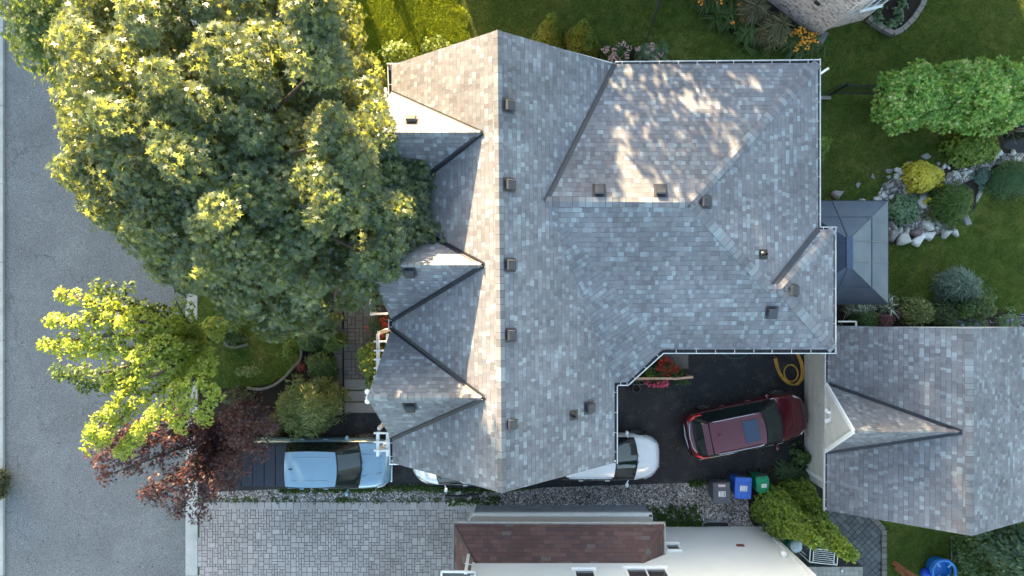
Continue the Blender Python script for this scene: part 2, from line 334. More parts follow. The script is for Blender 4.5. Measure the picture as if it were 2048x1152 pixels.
def leaves(name, C, NRM, AX, size, shape, mat, parent=None, label=None, cat=None, group=None, kind=None, extra=None):
    T = np.array(LEAF[shape], float); k = len(T); n = len(C)
    C = np.asarray(C, float); NRM = np.asarray(NRM, float); AX = np.asarray(AX, float)
    NRM /= np.linalg.norm(NRM, axis=1, keepdims=True)+1e-9
    AX = AX - NRM*(AX*NRM).sum(1, keepdims=True); AX /= np.linalg.norm(AX, axis=1, keepdims=True)+1e-9
    B = np.cross(NRM, AX); s = np.asarray(size).reshape(-1, 1, 1)*np.ones((n, 1, 1))
    V = C[:, None, :] + s*(T[None, :, 0:1]*AX[:, None, :]+T[None, :, 1:2]*B[:, None, :]+T[None, :, 2:3]*NRM[:, None, :])
    V = V.reshape(-1, 3); lo = V.min(0); hi = V.max(0)
    if parent is not None: off = np.array(wloc(parent)); loc = (0, 0, 0)
    else: off = np.array([(lo[0]+hi[0])/2, (lo[1]+hi[1])/2, max(0, lo[2])]); loc = tuple(off)
    V = V-off
    me = bpy.data.meshes.new(name); me.vertices.add(n*k); me.vertices.foreach_set('co', V.ravel().astype(np.float32))
    me.loops.add(n*k); me.loops.foreach_set('vertex_index', np.arange(n*k, dtype=np.int32))
    me.polygons.add(n); me.polygons.foreach_set('loop_start', np.arange(0, n*k, k, dtype=np.int32))
    me.update(calc_edges=True); me.validate()
    me.materials.append(mat); o = bpy.data.objects.new(name, me); COL.objects.link(o); o.location = loc
    if parent is not None: o.parent = parent
    return tag(o, label, cat, group, kind)
def polyw(pts, z): return np.array([tuple(P(x, y, z))[:2] for x, y in pts])
def ellw(px, py, rx, ry, z, n=22, rough=.12):
    out = []
    ph = rng.uniform(0, 6.28, 3)
    for i in range(n):
        t = 2*math.pi*i/n; q = 1+rough*(math.sin(3*t+ph[0])*.5+math.sin(5*t+ph[1])*.35+math.sin(8*t+ph[2])*.35)
        out.append(tuple(P(px+rx*q*math.cos(t), py+ry*q*math.sin(t), z))[:2])
    return np.array(out)
def inside(poly, pts):
    x, y = pts[:, 0], pts[:, 1]; r = np.zeros(len(pts), bool); n = len(poly)
    for i in range(n):
        x1, y1 = poly[i]; x2, y2 = poly[(i+1) % n]
        c = ((y1 > y) != (y2 > y)); xi = (x2-x1)*(y-y1)/(y2-y1+1e-12)+x1; r ^= c & (x < xi)
    return r
def edist(poly, pts):
    d = np.full(len(pts), 1e9); G = np.zeros((len(pts), 2)); n = len(poly)
    for i in range(n):
        a = poly[i]; b = poly[(i+1) % n]; ab = b-a; t = np.clip(((pts-a)@ab)/(ab@ab+1e-12), 0, 1); q = a+t[:, None]*ab; v = pts-q; dd = np.linalg.norm(v, axis=1)
        m = dd < d; d[m] = dd[m]; G[m] = -v[m]/(dd[m, None]+1e-9)
    return d, G
def inpoly(poly, n):
    lo = poly.min(0); hi = poly.max(0); out = np.zeros((0, 2))
    while len(out) < n:
        q = rng.uniform(lo, hi, (max(64, n*2), 2)); out = np.vstack([out, q[inside(poly, q)]])
    return out[:n]
def spaced(poly, n, k=8):
    cand = inpoly(poly, n*k); out = [cand[0]]; arr = np.array(out)
    dmin = np.linalg.norm(cand-cand[0], axis=1)
    for _ in range(n-1):
        i = int(np.argmax(dmin*rng.uniform(.75, 1, len(cand)))); dmin = np.minimum(dmin, np.linalg.norm(cand-cand[i], axis=1)); out.append(cand[i])
    return np.array(out)
def crown_pts(poly, z0, z1, nb, bump=.12, lower=.3, rim=1.0, flat=1.0, ragged=0, zj=.6):
    """bough tips over a domed crown whose outline is poly; returns points and outward normals"""
    q = spaced(poly, nb); d, G = edist(poly, q); R0 = min(d.max(), rim*99) ; h = np.clip(d/(R0*flat), 0, 1); hh = np.sqrt(1-(1-h)**2)
    ph = rng.uniform(0, 6.28, 6)
    lump = np.sin(q[:, 0]*1.7+ph[0])*np.sin(q[:, 1]*1.5+ph[1])*.6+np.sin(q[:, 0]*3.3+ph[2]+q[:, 1])*.4
    z = z0+(z1-z0)*hh*(1+bump*lump)+(z1-z0)*bump*rng.normal(0, .5, nb)*zj
    nz = .35+hh; Nn = np.stack([G[:, 0]*(1-hh*.8), G[:, 1]*(1-hh*.8), nz], 1)
    pts = np.column_stack([q, z]); Nn /= np.linalg.norm(Nn, axis=1, keepdims=True)
    if ragged > 0:
        e_ = d < .7; k_ = rng.uniform(-.25, 1, nb)**3*ragged; pts[:, 0] -= np.where(e_, G[:, 0]*k_, 0); pts[:, 1] -= np.where(e_, G[:, 1]*k_, 0)
    if lower > 0:
        m = int(nb*lower); i = rng.integers(0, nb, m); p2 = pts[i].copy(); p2[:, 2] = z0+(p2[:, 2]-z0)*rng.uniform(.0, .8, m); p2[:, :2] += rng.normal(0, .2, (m, 2)); pts = np.vstack([pts, p2]); Nn = np.vstack([Nn, Nn[i]])
    return pts, Nn
def tufts(pts, Nn, per, rad, size, droop=.5, jit=.35, flat=.5):
    """each bough tip carries leaves radiating from it and drooping at the rim"""
    n = len(pts); b = np.repeat(np.arange(n), per); m = len(b)
    r = np.sqrt(rng.uniform(0.0, 1, m)); t = rng.uniform(0, 2*math.pi, m); sc = rng.uniform(.6, 1.25, n)[b]
    up = Nn[b]; ref = np.tile(np.array([0.31, .95, .05]), (m, 1)); A = np.cross(ref, up); A /= np.linalg.norm(A, axis=1, keepdims=True); Bv = np.cross(up, A)
    dirv = A*np.cos(t)[:, None]+Bv*np.sin(t)[:, None]
    off = dirv*(r*rad*sc)[:, None] + up*(-(r**2)*droop*rad*sc+rng.normal(0, .12, m)*rad)[:, None]
    C = pts[b]+off
    nn = up+dirv*(r*.9*(1-flat))[:, None]+rng.normal(0, jit, (m, 3)); ax = dirv - up*(.25+droop*r)[:, None]+rng.normal(0, jit*.8, (m, 3))
    return C, nn, ax, size*rng.uniform(.7, 1.2, m)
def shrub(name, label, cat, poly, z0, z1, shape, size, nb, per, mat, stem=True, parent=None, rad=None, droop=.4, lower=.3, bump=.12, group=None, flat=.5, jit=.35, domeflat=1.0, barkm='bark'):
    poly = np.asarray(poly); c = poly.mean(0); area = abs(sum(poly[i][0]*poly[i-1][1]-poly[i-1][0]*poly[i][1] for i in range(len(poly))))/2
    rad = rad or 1.1*math.sqrt(area/nb)
    t = thing(name, label, cat, (c[0], c[1], 0), 0, group)
    inner = c+(poly-c)*(1-min(.5, .7*rad/math.sqrt(area/3.14)))
    pts, Nn = crown_pts(inner, z0, z1, nb, bump*1.5, lower, flat=domeflat, ragged=0 if bump < .05 else min(.45, .14*math.sqrt(area)), zj=.8)
    C, nn, ax, s = tufts(pts, Nn, per, rad, size, droop, jit, flat)
    C[:, 2] = np.maximum(C[:, 2], .03)
    leaves('foliage', C, nn, ax, s, shape, L[mat] if isinstance(mat, str) else mat, t)
    if stem:
        mb = MB(); Rr = math.sqrt(area/3.14)
        for i in range(5):
            p = pts[rng.integers(0, len(pts))]; mb.tube([(c[0]+rng.normal(0, .05), c[1]+rng.normal(0, .05), 0), (c[0]*.6+p[0]*.4, c[1]*.6+p[1]*.4, z0+(p[2]-z0)*.5), (p[0], p[1], p[2]-.05)], [.03, .02, .008], 5)
        build('stem', mb, L[barkm], t, smooth=True)
    return t
def limbs(mb, base, top, tips, r0, segs=4):
    """trunk and limbs from base to the bough tips"""
    base = Vector(base); top = Vector(top); pts = []
    for i in range(segs+1):
        f = i/segs; pts.append(base.lerp(top, f)+Vector((rng.normal(0, .05), rng.normal(0, .05), 0)))
    mb.tube(pts, [r0*(1.25 if i == 0 else 1-.45*i/segs) for i in range(segs+1)], 9)
    for tp in tips:
        tp = Vector(tp); f = rng.uniform(.45, 1); s = base.lerp(top, f); mid = s.lerp(tp, .5)+Vector((rng.normal(0, .2), rng.normal(0, .2), rng.uniform(-.1, .5)))
        q1 = s.lerp(mid, .5); r = r0*.38; mb.tube([s, q1, mid, mid.lerp(tp, .6), tp-Vector((0, 0, .15))], [r, r*.8, r*.55, r*.3, r*.12], 6)

# ---------------------------------------------------------------- the setting: ground, street, driveways
def sheet(name, pts, z, m, thick=0, holes=None):
    mb = MB(); pl = [tuple(P(x, y, 0))[:2] for x, y in pts]
    if thick: mb.prism(pl, z-thick, z)
    else:
        A = sum(pl[i][0]*pl[(i+1) % len(pl)][1]-pl[(i+1) % len(pl)][0]*pl[i][1] for i in range(len(pl)))
        if A < 0: pl = pl[::-1]
        mb.face([(x, y, z) for x, y in pl])
    return build(name, mb, m, kind='structure', world=True)
mb = MB(); mb.face([(-400, -400, -.03), (400, -400, -.03), (400, 400, -.03), (-400, 400, -.03)]); build('ground', mb, M['lawn'], kind='structure')
mb = MB(); mb.face([(-19.84, -120, -.02), (-12.75, -120, -.02), (-12.6, 120, -.02), (-19.84, 120, -.02)]); build('road', mb, M['road'], kind='structure')
def kerb(name, x0, x1, y0, y1, z):
    mb = MB(); y = y0
    while y < y1:
        e = min(y+3.05, y1); mb.box(((x0+x1)/2, (y+e)/2, z/2-.05), (x1-x0, e-y-.012, z+.1)); y = e
    return build(name, mb, M['kerb'], kind='structure', bevel=.015)
kerb('kerb', -12.72, -12.25, -60, 60, .05)
kerb('far_kerb', -20.4, -19.8, -60, 60, .09)
mb = MB()
for i in range(60):
    y = rng.uniform(-11, 11); x = rng.uniform(-19.8, -12.8); r = rng.uniform(.012, .035)
    mb.lathe([(r, 0), (r*.7, .006)], (x, y, -.018), 6)
build('gum_spots', mb, M['black'], kind='structure')
sheet('gutter_seam', [(375, -200), (379, -200), (379, 1400), (375, 1400)], -.012, M['jointdark'])
# driveway (asphalt) and side strip
sheet('driveway', [(398, 862), (690, 826), (800, 822), (1230, 700), (1700, 640), (1640, 1000), (1500, 965), (1400, 965), (400, 1000)], .004, M['drive'])
sheet('gravel', [(398, 985), (560, 978), (820, 975), (1010, 985), (1090, 975), (1420, 964), (1500, 962), (1560, 1060), (1500, 1080), (400, 1010)], .010, M['gravel'])
sheet('garden_soil', [(400, 560), (690, 560), (690, 830), (560, 870), (400, 880)], .006, M['soil'])
sheet('front_lawn', [(385, 560), (440, 560), (600, 600), (608, 690), (590, 735), (540, 768), (470, 778), (402, 772), (385, 700)], .03, M['lawn'])
def pavers(name, poly, cell, ang, z, m, joint, gap=.017, border=None, kinds=((2, 2), (2, 1), (1, 2), (1, 1), (2, 3), (3, 2)), wts=(4, 3, 3, 2, 1, 1), one=False):
    pl = np.array([tuple(P(x, y, 0))[:2] for x, y in poly]); ca, sa = math.cos(ang), math.sin(ang)
    c0 = pl.mean(0); loc = (pl-c0)@np.array([[ca, -sa], [sa, ca]]); lo = loc.min(0)-cell*(0 if one else 3); hi = loc.max(0)+cell*3
    nx = int((hi[0]-lo[0])/cell); ny = int((hi[1]-lo[1])/cell); occ = np.zeros((nx, ny), bool); mb = MB()
    W = np.array(wts)/sum(wts)
    for j in range(ny):
        for i in range(nx):
            if occ[i, j]: continue
            w, h = kinds[rng.choice(len(kinds), p=W)]
            while w > 1 and (i+w > nx or occ[i:i+w, j].any()): w -= 1
            while h > 1 and j+h > ny: h -= 1
            occ[i:i+w, j:j+h] = True
            x = lo[0]+(i+w/2)*cell; y = lo[1]+(j+h/2)*cell; wx = x*ca-y*sa+c0[0]; wy = x*sa+y*ca+c0[1]
            if inside(pl, np.array([[wx, wy]]))[0]:
                dz = rng.uniform(0, .004); tl = rng.normal(0, .004, 2)
                U = Vector((ca, sa, tl[0])).normalized(); V = Vector((-sa, ca, tl[1])).normalized()
                mb.boxf((wx, wy, z-.02+dz), (w*cell-gap, h*cell-gap, .04), U, V, U.cross(V))
    o = build(name, mb, m, kind='structure', bevel=.004)
    sheet(name+'_bed', poly, z-.012, joint)
    return o
pavers('paver_driveway', [(399, 1012), (945, 1012), (945, 1300), (399, 1300)], .105, 0, .024, M['paverA'], M['joint'])
pavers('paver_border', [(399, 1003.5), (945, 1003.5), (945, 1018), (399, 1018)], .283, 0, .03, M['paverA'], M['joint'], kinds=((1, 1),), wts=(1,), one=True)
pavers('walkway', [(688, 380), (760, 380), (760, 757), (688, 757)], .15, 0, .03, M['paverB'], M['jointdark'])
mb = MB()
for y0, y1 in ((758, 780), (781, 803), (804, 826)):
    a = P(689, y0); b = P(762, y1); mb.box(((a.x+b.x)/2, (a.y+b.y)/2, .0), (b.x-a.x, a.y-b.y-.03, .08))
build('walkway_slabs', mb, M['slab'], kind='structure', bevel=.01)
mb = MB(); y = P(0, 830).y
while y < P(0, 420).y:
    mb.box((P(677, 0).x, y+.3, .03), (.32, .585, .12)); y += .6
build('walkway_kerb', mb, M['paverB'], kind='structure', bevel=.012)
pavers('patio', [(1590, 1000), (1700, 1015), (1745, 1040), (1762, 1062), (1762, 1300), (1560, 1300), (1540, 1120), (1500, 1062)], .19, R(45), .03, M['paverC'], M['jointdark'], gap=.018, kinds=((1, 1), (2, 1), (1, 2), (2, 2)), wts=(5, 1, 1, 1))
mb = MB()
for (a, b) in (((1700, 1012), (1740, 1030)), ((1740, 1030), (1766, 1058)), ((1766, 1058), (1767, 1300))):
    p = P(*a); q = P(*b); n = max(1, int((q-p).length/.22))
    for i in range(n):
        s = p.lerp(q, (i+.5)/n); d = (q-p).normalized(); mb.boxf((s.x, s.y, .05), ((q-p).length/n-.012, .2, .1), d, (-d.y, d.x, 0))
build('patio_edging', mb, M['paverB'], kind='structure', bevel=.01)
# front step area of cedars and pond soil
sheet('bed_soil', [(1490, 950), (1612, 905), (1660, 1000), (1600, 1062), (1530, 1085), (1500, 1040)], .014, M['soil'])
sheet('rock_garden_soil', [(1750, 400), (1790, 350), (1900, 330), (2000, 240), (2100, 240), (2100, 330), (1960, 360), (1950, 420), (1880, 470), (1780, 490)], .008, M['soil'])
sheet('stream_gravel', [(1755, 395), (1765, 368), (1800, 350), (1830, 372), (1880, 380), (1895, 345), (1940, 335), (1985, 308), (2060, 305), (2060, 322), (1990, 330), (1955, 352), (1915, 372), (1890, 440), (1900, 458), (1870, 470), (1775, 470)], .014, M['gravel'])
sheet('border_soil', [(1660, 600), (1800, 600), (1990, 620), (2100, 640), (2100, 700), (1660, 690)], .008, M['soil'])
sheet('flower_border_soil', [(1380, -80), (1530, -60), (1640, 70), (1640, 96), (1560, 100), (1480, 80), (1400, 20)], .008, M['soil'])
sheet('pond_water', [(2004, 250), (2120, 240), (2120, 315), (2040, 312), (2008, 295)], .012, newmat('dark pond water', (.008, .007, .005), .08, .5))
sheet('wall_bed_soil', [(1180, 95), (1330, 95), (1330, 160), (1180, 160)], .008, M['soil'])
# ---------------------------------------------------------------- main house
ZE = 5.5
def p3(px, py, z): return P(px, py, z)
RN = p3(995, 60, 8.3); RS = p3(1004, 986, 8.3); NW = p3(783, 130, ZE); SW = p3(785, 926, ZE); NE = p3(1228, 124, ZE); SE = p3(1229, 926, ZE)
PW = Plane(NW, SW, (RN+RS)/2); PE = Plane(NE, SE, (RN+RS)/2)
house = thing('house', 'large house with grey shingled roofs and several gables in the centre of the photo', 'house', (0, 0, 0))
RW = PE.at(1091, 403); RE = p3(1382, 405, 7.25); RW.z = RW.z
NEc = p3(1636, 126, ZE); A2 = p3(1636, 458, ZE); J2 = p3(1540, 578, 6.23); J3 = p3(1563, 578, 6.26)
B1 = p3(1667, 459, ZE); B2 = p3(1667, 699, ZE); S1 = p3(1325, 699, ZE); D1 = p3(1256, 764, ZE); D2 = p3(1229, 766, ZE)
V1 = p3(1229, 128, ZE)
roof = MB()
def up(f):
    n = (f[1]-f[0]).cross(f[2]-f[1])
    return f
def rface(*pts):
    pts = [Vector(p) for p in pts]; nz = sum((pts[i].x*pts[(i+1) % len(pts)].y-pts[(i+1) % len(pts)].x*pts[i].y) for i in range(len(pts)))
    if nz < 0: pts = pts[::-1]
    n = Vector((0, 0, 0)); c = sum(pts, Vector((0, 0, 0)))/len(pts)
    for i in range(len(pts)): n += (pts[i]-c).cross(pts[(i+1) % len(pts)]-c)
    n.normalize(); h = Vector((0, 0, 1)).cross(n).normalized(); w = n.cross(h)
    roof.face(pts, [(p.dot(h), p.dot(w)) for p in pts])
rface(NW, SW, RS, RN)
rface(RN, RS, SE, D2, RW, V1)
rface(V1, NEc, RE, RW)
rface(NEc, A2, J2, RE)
rface(A2, B1, J3, J2)
rface(B1, B2, J3)
rface(RW, RE, J2, J3, B2, S1)
rface(RW, S1, D1, D2)
valleys = []; ridges = [(RN, RS), (RW, RE), (RE, NEc), (RE, J2), (J2, J3), (J3, B1), (J3, B2)]
valleys += [(V1, RW), (A2, J2)]
gables = []
for (jx, jy, n0, s0, tipx) in ((966, 265, 183, 407, -4.05), (967, 530, 431, 641, -4.02), (967, 796, 657, 877, -4.0)):
    J = PW.at(jx, jy); Nc = PW.at(783, n0); Sc = PW.at(783, s0); T = Vector((tipx, J.y, J.z)); NcT = Nc+Vector((-.05, 0, -.03)); ScT = Sc+Vector((-.05, 0, -.03))
    rface(J, T, Nc); rface(J, Sc, T); valleys += [(Nc, J), (Sc, J)]; ridges.append((J, T)); gables.append((Nc, Sc, T, J))
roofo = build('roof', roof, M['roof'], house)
def strip(lines, w, lift, m, name, parent, both, mat_uv=False):
    mb = MB()
    for (a, b) in lines:
        a = Vector(a); b = Vector(b); d = (b-a).normalized()
        # in-plane side vectors: drop sideways along the roof on each side
        pl = []
        for sgn in (-1, 1):
            side = Vector((-d.y, d.x, 0)).normalized()*sgn
            mid = (a+b)/2
            best = None
            for q in (mid+side*.25, mid+side*.12):
                z = roofz(q.x, q.y)
                if z is not None: best = Vector((side.x, side.y, (z-mid.z)/(q-mid).length)); break
            if best is None: best = Vector((side.x, side.y, -.4))
            pl.append(best.normalized())
        L_ = (b-a).length
        up_ = Vector((0, 0, lift))
        for s in pl:
            q = [a+up_, b+up_, b+s*w+up_, a+s*w+up_]
            if mat_uv: uv = [(0, 0), (0, L_), (w, L_), (w, 0)]
            else: uv = None
            n = (q[1]-q[0]).cross(q[2]-q[1])
            if n.z < 0: q = q[::-1]; uv = uv[::-1] if uv else None
            mb.face(q, uv); q2 = [q[k] for k in range(4)]
            # thin edge so the strip has thickness
            e1, e2 = a+s*w+up_, b+s*w+up_
            mb.face([e1, e2, e2-up_, e1-up_])
    return build(name, mb, m, parent)
from mathutils.bvhtree import BVHTree
bv = BVHTree.FromPolygons([Vector(v) for v in roof.v], roof.f)
def roofz(x, y):
    h = bv.ray_cast(Vector((x, y, 20)), Vector((0, 0, -1)))
    return h[0].z if h[0] is not None else None
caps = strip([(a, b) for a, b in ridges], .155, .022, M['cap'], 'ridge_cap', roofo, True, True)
for k, (a, b) in enumerate(valleys):
    strip([(a, b)], .04 if k == 2 else .085, .015, M['flash'], 'valley_flashing', roofo, True)
# collars where the dormer ridges run out
# roof boards: fascia, soffit
out = [p3(783, 130, ZE), p3(1229, 124, ZE), NEc, A2, B1, B2, S1, D1, D2, SE, SW]
mb = MB(); mb.prism([(v.x, v.y) for v in out], ZE-.22, ZE-.03, top=False); build('fascia', mb, M['white'], house)
# gable rakes
mb = MB()
def rake(a, b, w=.05, h=.18):
    a = Vector(a); b = Vector(b); s_ = Vector((0, -.045 if a.y > 0 else .045, 0)) if abs(a.x-b.x) > 1 else Vector((.07, 0, 0)); a = a+s_; b = b+s_
    cs = math.hypot(b.x-a.x, b.y-a.y)/(b-a).length; dz_ = Vector((0, 0, h/2/cs+.03)); mb.beam(a-dz_, b-dz_, w, h)
rks = [((NW, RN), (NE, RN)), ((SW, RS), (SE, RS))]+[((Nc, T), (Sc, T)) for Nc, Sc, T, J in gables]
for pr in rks:
    for a, b in pr: mb = MB(); rake(a, b); build('rake_board', mb, M['white'], house)
# walls
wall = MB(); I = .42
wl = [(NW.x+I, NW.y-I), (NE.x+.1, NE.y-I), (NEc.x-I, NEc.y-I), (A2.x-I, A2.y-.0), (B1.x-I, B1.y-I), (B2.x-I, B2.y+I), (S1.x+.1, S1.y+I), (D1.x-.3, D1.y+.35), (SE.x-I, D2.y+.3), (SE.x-I, SE.y+I), (SW.x+I, SW.y+I)]
wall.prism(wl, -.05, ZE-.2, bottom=False)
for y, sgn in ((NW.y-I, 1), (SW.y+I, -1)):
    t = [Vector((NW.x+I, y, ZE-.2)), Vector((NE.x-I, y, ZE-.2)), Vector((RN.x, y, 7.9))]
    wall.face(t if sgn < 0 else t[::-1])
for Nc, Sc, T, J in gables:
    x = NW.x-.02; m_ = T.z-.25; wall.face([(x, Nc.y-.15, ZE-.2), (x, T.y, m_-.1), (x, Sc.y+.15, ZE-.2)])
build('wall', wall, M['brick'], house)
def window(parent, c, w, h, nrm, name='window', mull=True):
    nrm = Vector(nrm).normalized(); U = Vector((-nrm.y, nrm.x, 0)); c = Vector(c); Z = Vector((0, 0, 1))
    f = MB(); t = .07
    for s in (-1, 1):
        f.boxf(c+U*s*(w/2-t/2)+nrm*.03, (t, h, .06), U, Z, nrm); f.boxf(c+Z*s*(h/2-t/2)+nrm*.03, (w-2*t, t, .06), U, Z, nrm)
    if mull: f.boxf(c+nrm*.025, (.045, h-2*t, .04), U, Z, nrm)
    o = build(name, f, M['white'], parent)
    g = MB(); g.boxf(c+nrm*.012, (w-2*t, h-2*t, .01), U, Z, nrm); build('pane', g, M['glass'], o)
    sl_ = MB(); sl_.boxf(c-Z*(h/2+.03)+nrm*.05, (w+.1, .06, .12), U, Z, nrm); build('sill', sl_, M['white'], o)
    return o
for z in (1.4, 4.0):
    for x in (-2.4, 0, 1.8): window(house, (x, SW.y+I, z), 1.0, 1.1, (0, -1, 0))
    for x in (-2.4, 0, 5.5, 7.6): window(house, (x, (NW.y-I) if x < 3 else (NEc.y-I), z), 1.1, 1.2, (0, 1, 0))
    for y in (4.2, -2.9): window(house, (NW.x+I, y, z), 1.3, 1.3, (-1, 0, 0))
    for y in (4.5, .9): window(house, ((NEc.x if y > 3 else B1.x)-I, y, z), 1.2, 1.2, (1, 0, 0))
mb = MB(); mb.box((NW.x+I-.03, .6, 1.05), (.06, .95, 2.1)); d_ = build('door', mb, plain('front door paint', (.10, .03, .02), .4), house, bevel=.01)
mb = MB(); mb.lathe([(.03, 0), (.035, .05)], (NW.x+I-.07, .25, 1.0), 8, (0, 1, 0), (0, 0, 1), (-1, 0, 0)); build('handle', mb, M['blackmetal'], d_)
# gutters
def gutter(parent, p, q, inward, hang=.62, z=ZE, wid=.115, hangers=True):
    p = Vector(p); q = Vector(q); d = (q-p); Ln = d.length; d.normalize(); inw = Vector(inward).normalized()
    mb = MB()
    mb.boxf((p+q)/2+inw*.015-Vector((0, 0, .055)), (Ln, .022, .10), d, inw); mb.boxf((p+q)/2+inw*.02+Vector((0, 0, .0)), (Ln, .026, .012), d, inw)
    if hangers:
        n = max(1, int(Ln/hang))
        for i in range(n+1):
            s = p+d*(Ln*(i+.35)/(n+1)+rng.normal(0, .02)); mb.boxf(s+inw*(wid/2+.02)+Vector((0, 0, .006)), (.017, wid, .014), d, inw)
    g = build('gutter', mb, M['gutter'], parent)
    tr = MB(); tr.boxf((p+q)/2+inw*(wid/2+.03)-Vector((0, 0, .10)), (Ln, wid, .01), d, inw); build('gutter_trough', tr, M['trough'], g)
    return g
zg = ZE-.03
G = lambda a, b, inw: gutter(house, p3(*a, zg), p3(*b, zg), inw)
G((1231, 122), (1642, 118), (0, -1, 0)); G((1642, 117), (1642, 453), (-1, 0, 0)); G((1641, 453), (1674, 453), (0, -1, 0)); G((1673, 454), (1673, 708), (-1, 0, 0))
G((1674, 708), (1327, 708), (0, 1, 0)); G((1328, 708), (1257, 772), (-.68, .73, 0)); G((1258, 772), (1236, 772), (0, 1, 0)); G((1236, 772), (1236, 928), (-1, 0, 0))
G((774, 127), (776, 190), (1, 0, 0)); G((775, 409), (775, 430), (1, 0, 0)); G((776, 638), (776, 660), (1, 0, 0)); G((777, 877), (779, 929), (1, 0, 0))
mb = MB(); mb.beam(p3(774, 128, zg), p3(796, 128, zg), .03, .1); build('gutter_return', mb, M['white'], house)
mb = MB(); mb.beam(p3(779, 928, zg), p3(800, 928, zg), .03, .1); build('gutter_return', mb, M['white'], house)
# downspout elbows on the east side
mb = MB(); mb.beam(p3(1640, 148, 5.3), p3(1656, 137, 4.9), .07, .06); build('downspout', mb, M['white'], house)
# roof vents and pipes
def frame_at(pl, p):
    n = pl.n; V = Vector((0, 0, 1))-n*n.z; V.normalize(); U = V.cross(n); return U, V, n
PN = Plane(NEc, RE, RW); PA = Plane(NEc, A2, RE); PS = Plane(S1, B2, RE); PB = Plane(B1, B2, J3)
gN = [Plane(g[3], g[2], g[0]) for g in gables]; gS = [Plane(g[3], g[2], g[1]) for g in gables]
def vent(pl, px, py, w=.29, h=.32, par=None, m='vent'):
    p = pl.at(px, py); U, V, n = frame_at(pl, p); p = p-n*.0
    mb = MB(); mb.boxf(p+n*.012, (w+.10, h+.10, .012), U, V, n)
    mb.boxf(p+n*.055, (w*.86, h*.86, .10), U, V, n)
    i = len(mb.v); a, b = w/2, h/2
    c0 = p+n*.10; c1 = p+n*.145
    for (s, c, f) in ((1, c0, 1), (1, c1, .84)):
        for q in ((-1, -1), (1, -1), (1, 1), (-1, 1)): mb.v.append(tuple(c+U*a*f*q[0]+V*b*f*q[1]))
    for q in ((4, 5, 6, 7), (0, 1, 5, 4), (1, 2, 6, 5), (2, 3, 7, 6), (3, 0, 4, 7), (3, 2, 1, 0)): mb.f.append(tuple(i+k for k in q)); mb.uv.append(None)
    return build('roof_vent', mb, M[m], par or house)
for x, y in ((1017, 212), (1018, 370), (1019, 530), (1020, 670), (1021, 848), (1178, 815)): vent(PE, x, y)
vent(gN[0], 823, 243); vent(gS[1], 819, 543); vent(gS[2], 820, 812)
vent(PN, 1198, 381); vent(PN, 1321, 381); vent(PA, 1410, 404); vent(PB, 1585, 581); vent(PS, 1543, 625)
def pipe(pl, px, py):
    p = pl.at(px, py); U, V, n = frame_at(pl, p); mb = MB(); mb.boxf(p+n*.01, (.30, .32, .014), U, V, n)
    mb.lathe([(.11, 0), (.075, .06), (.06, .07)], p+n*.01, 12, U, V, n); mb.lathe([(.045, 0), (.045, .3), (.036, .3), (.036, .2)], p, 12)
    build('vent_pipe', mb, M['blackmetal'], house)
pipe(PA, 1526, 509); pipe(PE, 1147, 830)
# security lamp under the south-west gable tip
mb = MB(); T = gables[2][2]
for dy in (-.09, .09):
    mb.lathe([(.03, 0), (.075, .05), (.085, .14), (.07, .15)], (T.x-.03, T.y-.03+dy, T.z-.32), 10, (0, .9, .3), (1, 0, 0), (-.35, dy*4, -.9))
mb.lathe([(.07, 0), (.07, .04)], (T.x-.02, T.y-.03, T.z-.26), 10); build('security_lamp', mb, M['white'], house)
# porch rail and front pergola beams
t = thing('porch_railing', 'dark porch railing with white end rail at the edge of the paver walk', 'railing', (P(745, 600).x, P(745, 600).y, 0))
mb = MB(); mb.beam(P(741, 420, 1.5), P(741, 627, 1.5), .09, .06); build('top_rail', mb, M['whitedirty'], t)
mb = MB()
yy = P(0, 627, 1.5).y
while yy < P(0, 430, 1.5).y: mb.box((P(741, 0, 1.5).x+.04, yy, .95), (.045, .05, 1.1)); yy += .13
build('baluster', mb, M['blackmetal'], t)
mb = MB(); mb.beam(P(741, 628, 1.5), P(776, 627, 1.5), .08, .07); mb.box((P(743, 628, 1.5).x, P(743, 628, 1.5).y, .75), (.11, .11, 1.5)); build('end_rail', mb, M['white'], t)
t = thing('porch', 'dark porch floor behind the railing under the middle gable', 'porch', (P(765, 590).x, P(765, 590).y, 0))
mb = MB(); a = P(746, 627, .6); b = P(800, 440, .6); mb.box(((a.x+b.x)/2, (a.y+b.y)/2, .3), (b.x-a.x, b.y-a.y, .6)); build('floor', mb, plain('dark porch boards', (.05, .04, .03), .8), t)
mb = MB(); mb.box((b.x-.3, (a.y+b.y)/2, .68), (.4, 2.0, .16)); build('step', mb, M['slab'], t)
def pergola(y0, y1, x, label, ys, xw=.62):
    z = 3.1; a = P(x, y0, z); b = P(x, y1, z); c = P(x, (y0+y1)/2, z)
    t = thing('pergola', label, 'pergola', (c.x, c.y, 0)); mb = MB(); mb.beam(a, b, .10, .14); build('front_beam', mb, M['white'], t)
    x2 = min(NW.x+I-.02, a.x+xw+.4); mb = MB(); mb.beam(a+Vector((x2-.05-a.x, 0, 0)), b+Vector((x2-.05-a.x, 0, 0)), .09, .14); mb.beam(a+Vector((.33, 0, .0)), b+Vector((.33, 0, .0)), .09, .10); build('rear_beam', mb, M['white'], t)
    for y in ys:
        q = P(x-8, y, z+.12); mb = MB(); mb.beam(q, Vector((x2, q.y, q.z)), .055, .10); build('rafter', mb, M['white'], t)
    for p in (a, b):
        mb = MB(); mb.box((p.x+.02, p.y*.98, (z-.07)/2), (.12, .12, z-.07)); build('post', mb, M['white'], t, bevel=.01)
pergola(668, 754, 756, 'white slatted pergola over the yellow green hedge beside the walkway', (683, 701, 719, 736, 753))
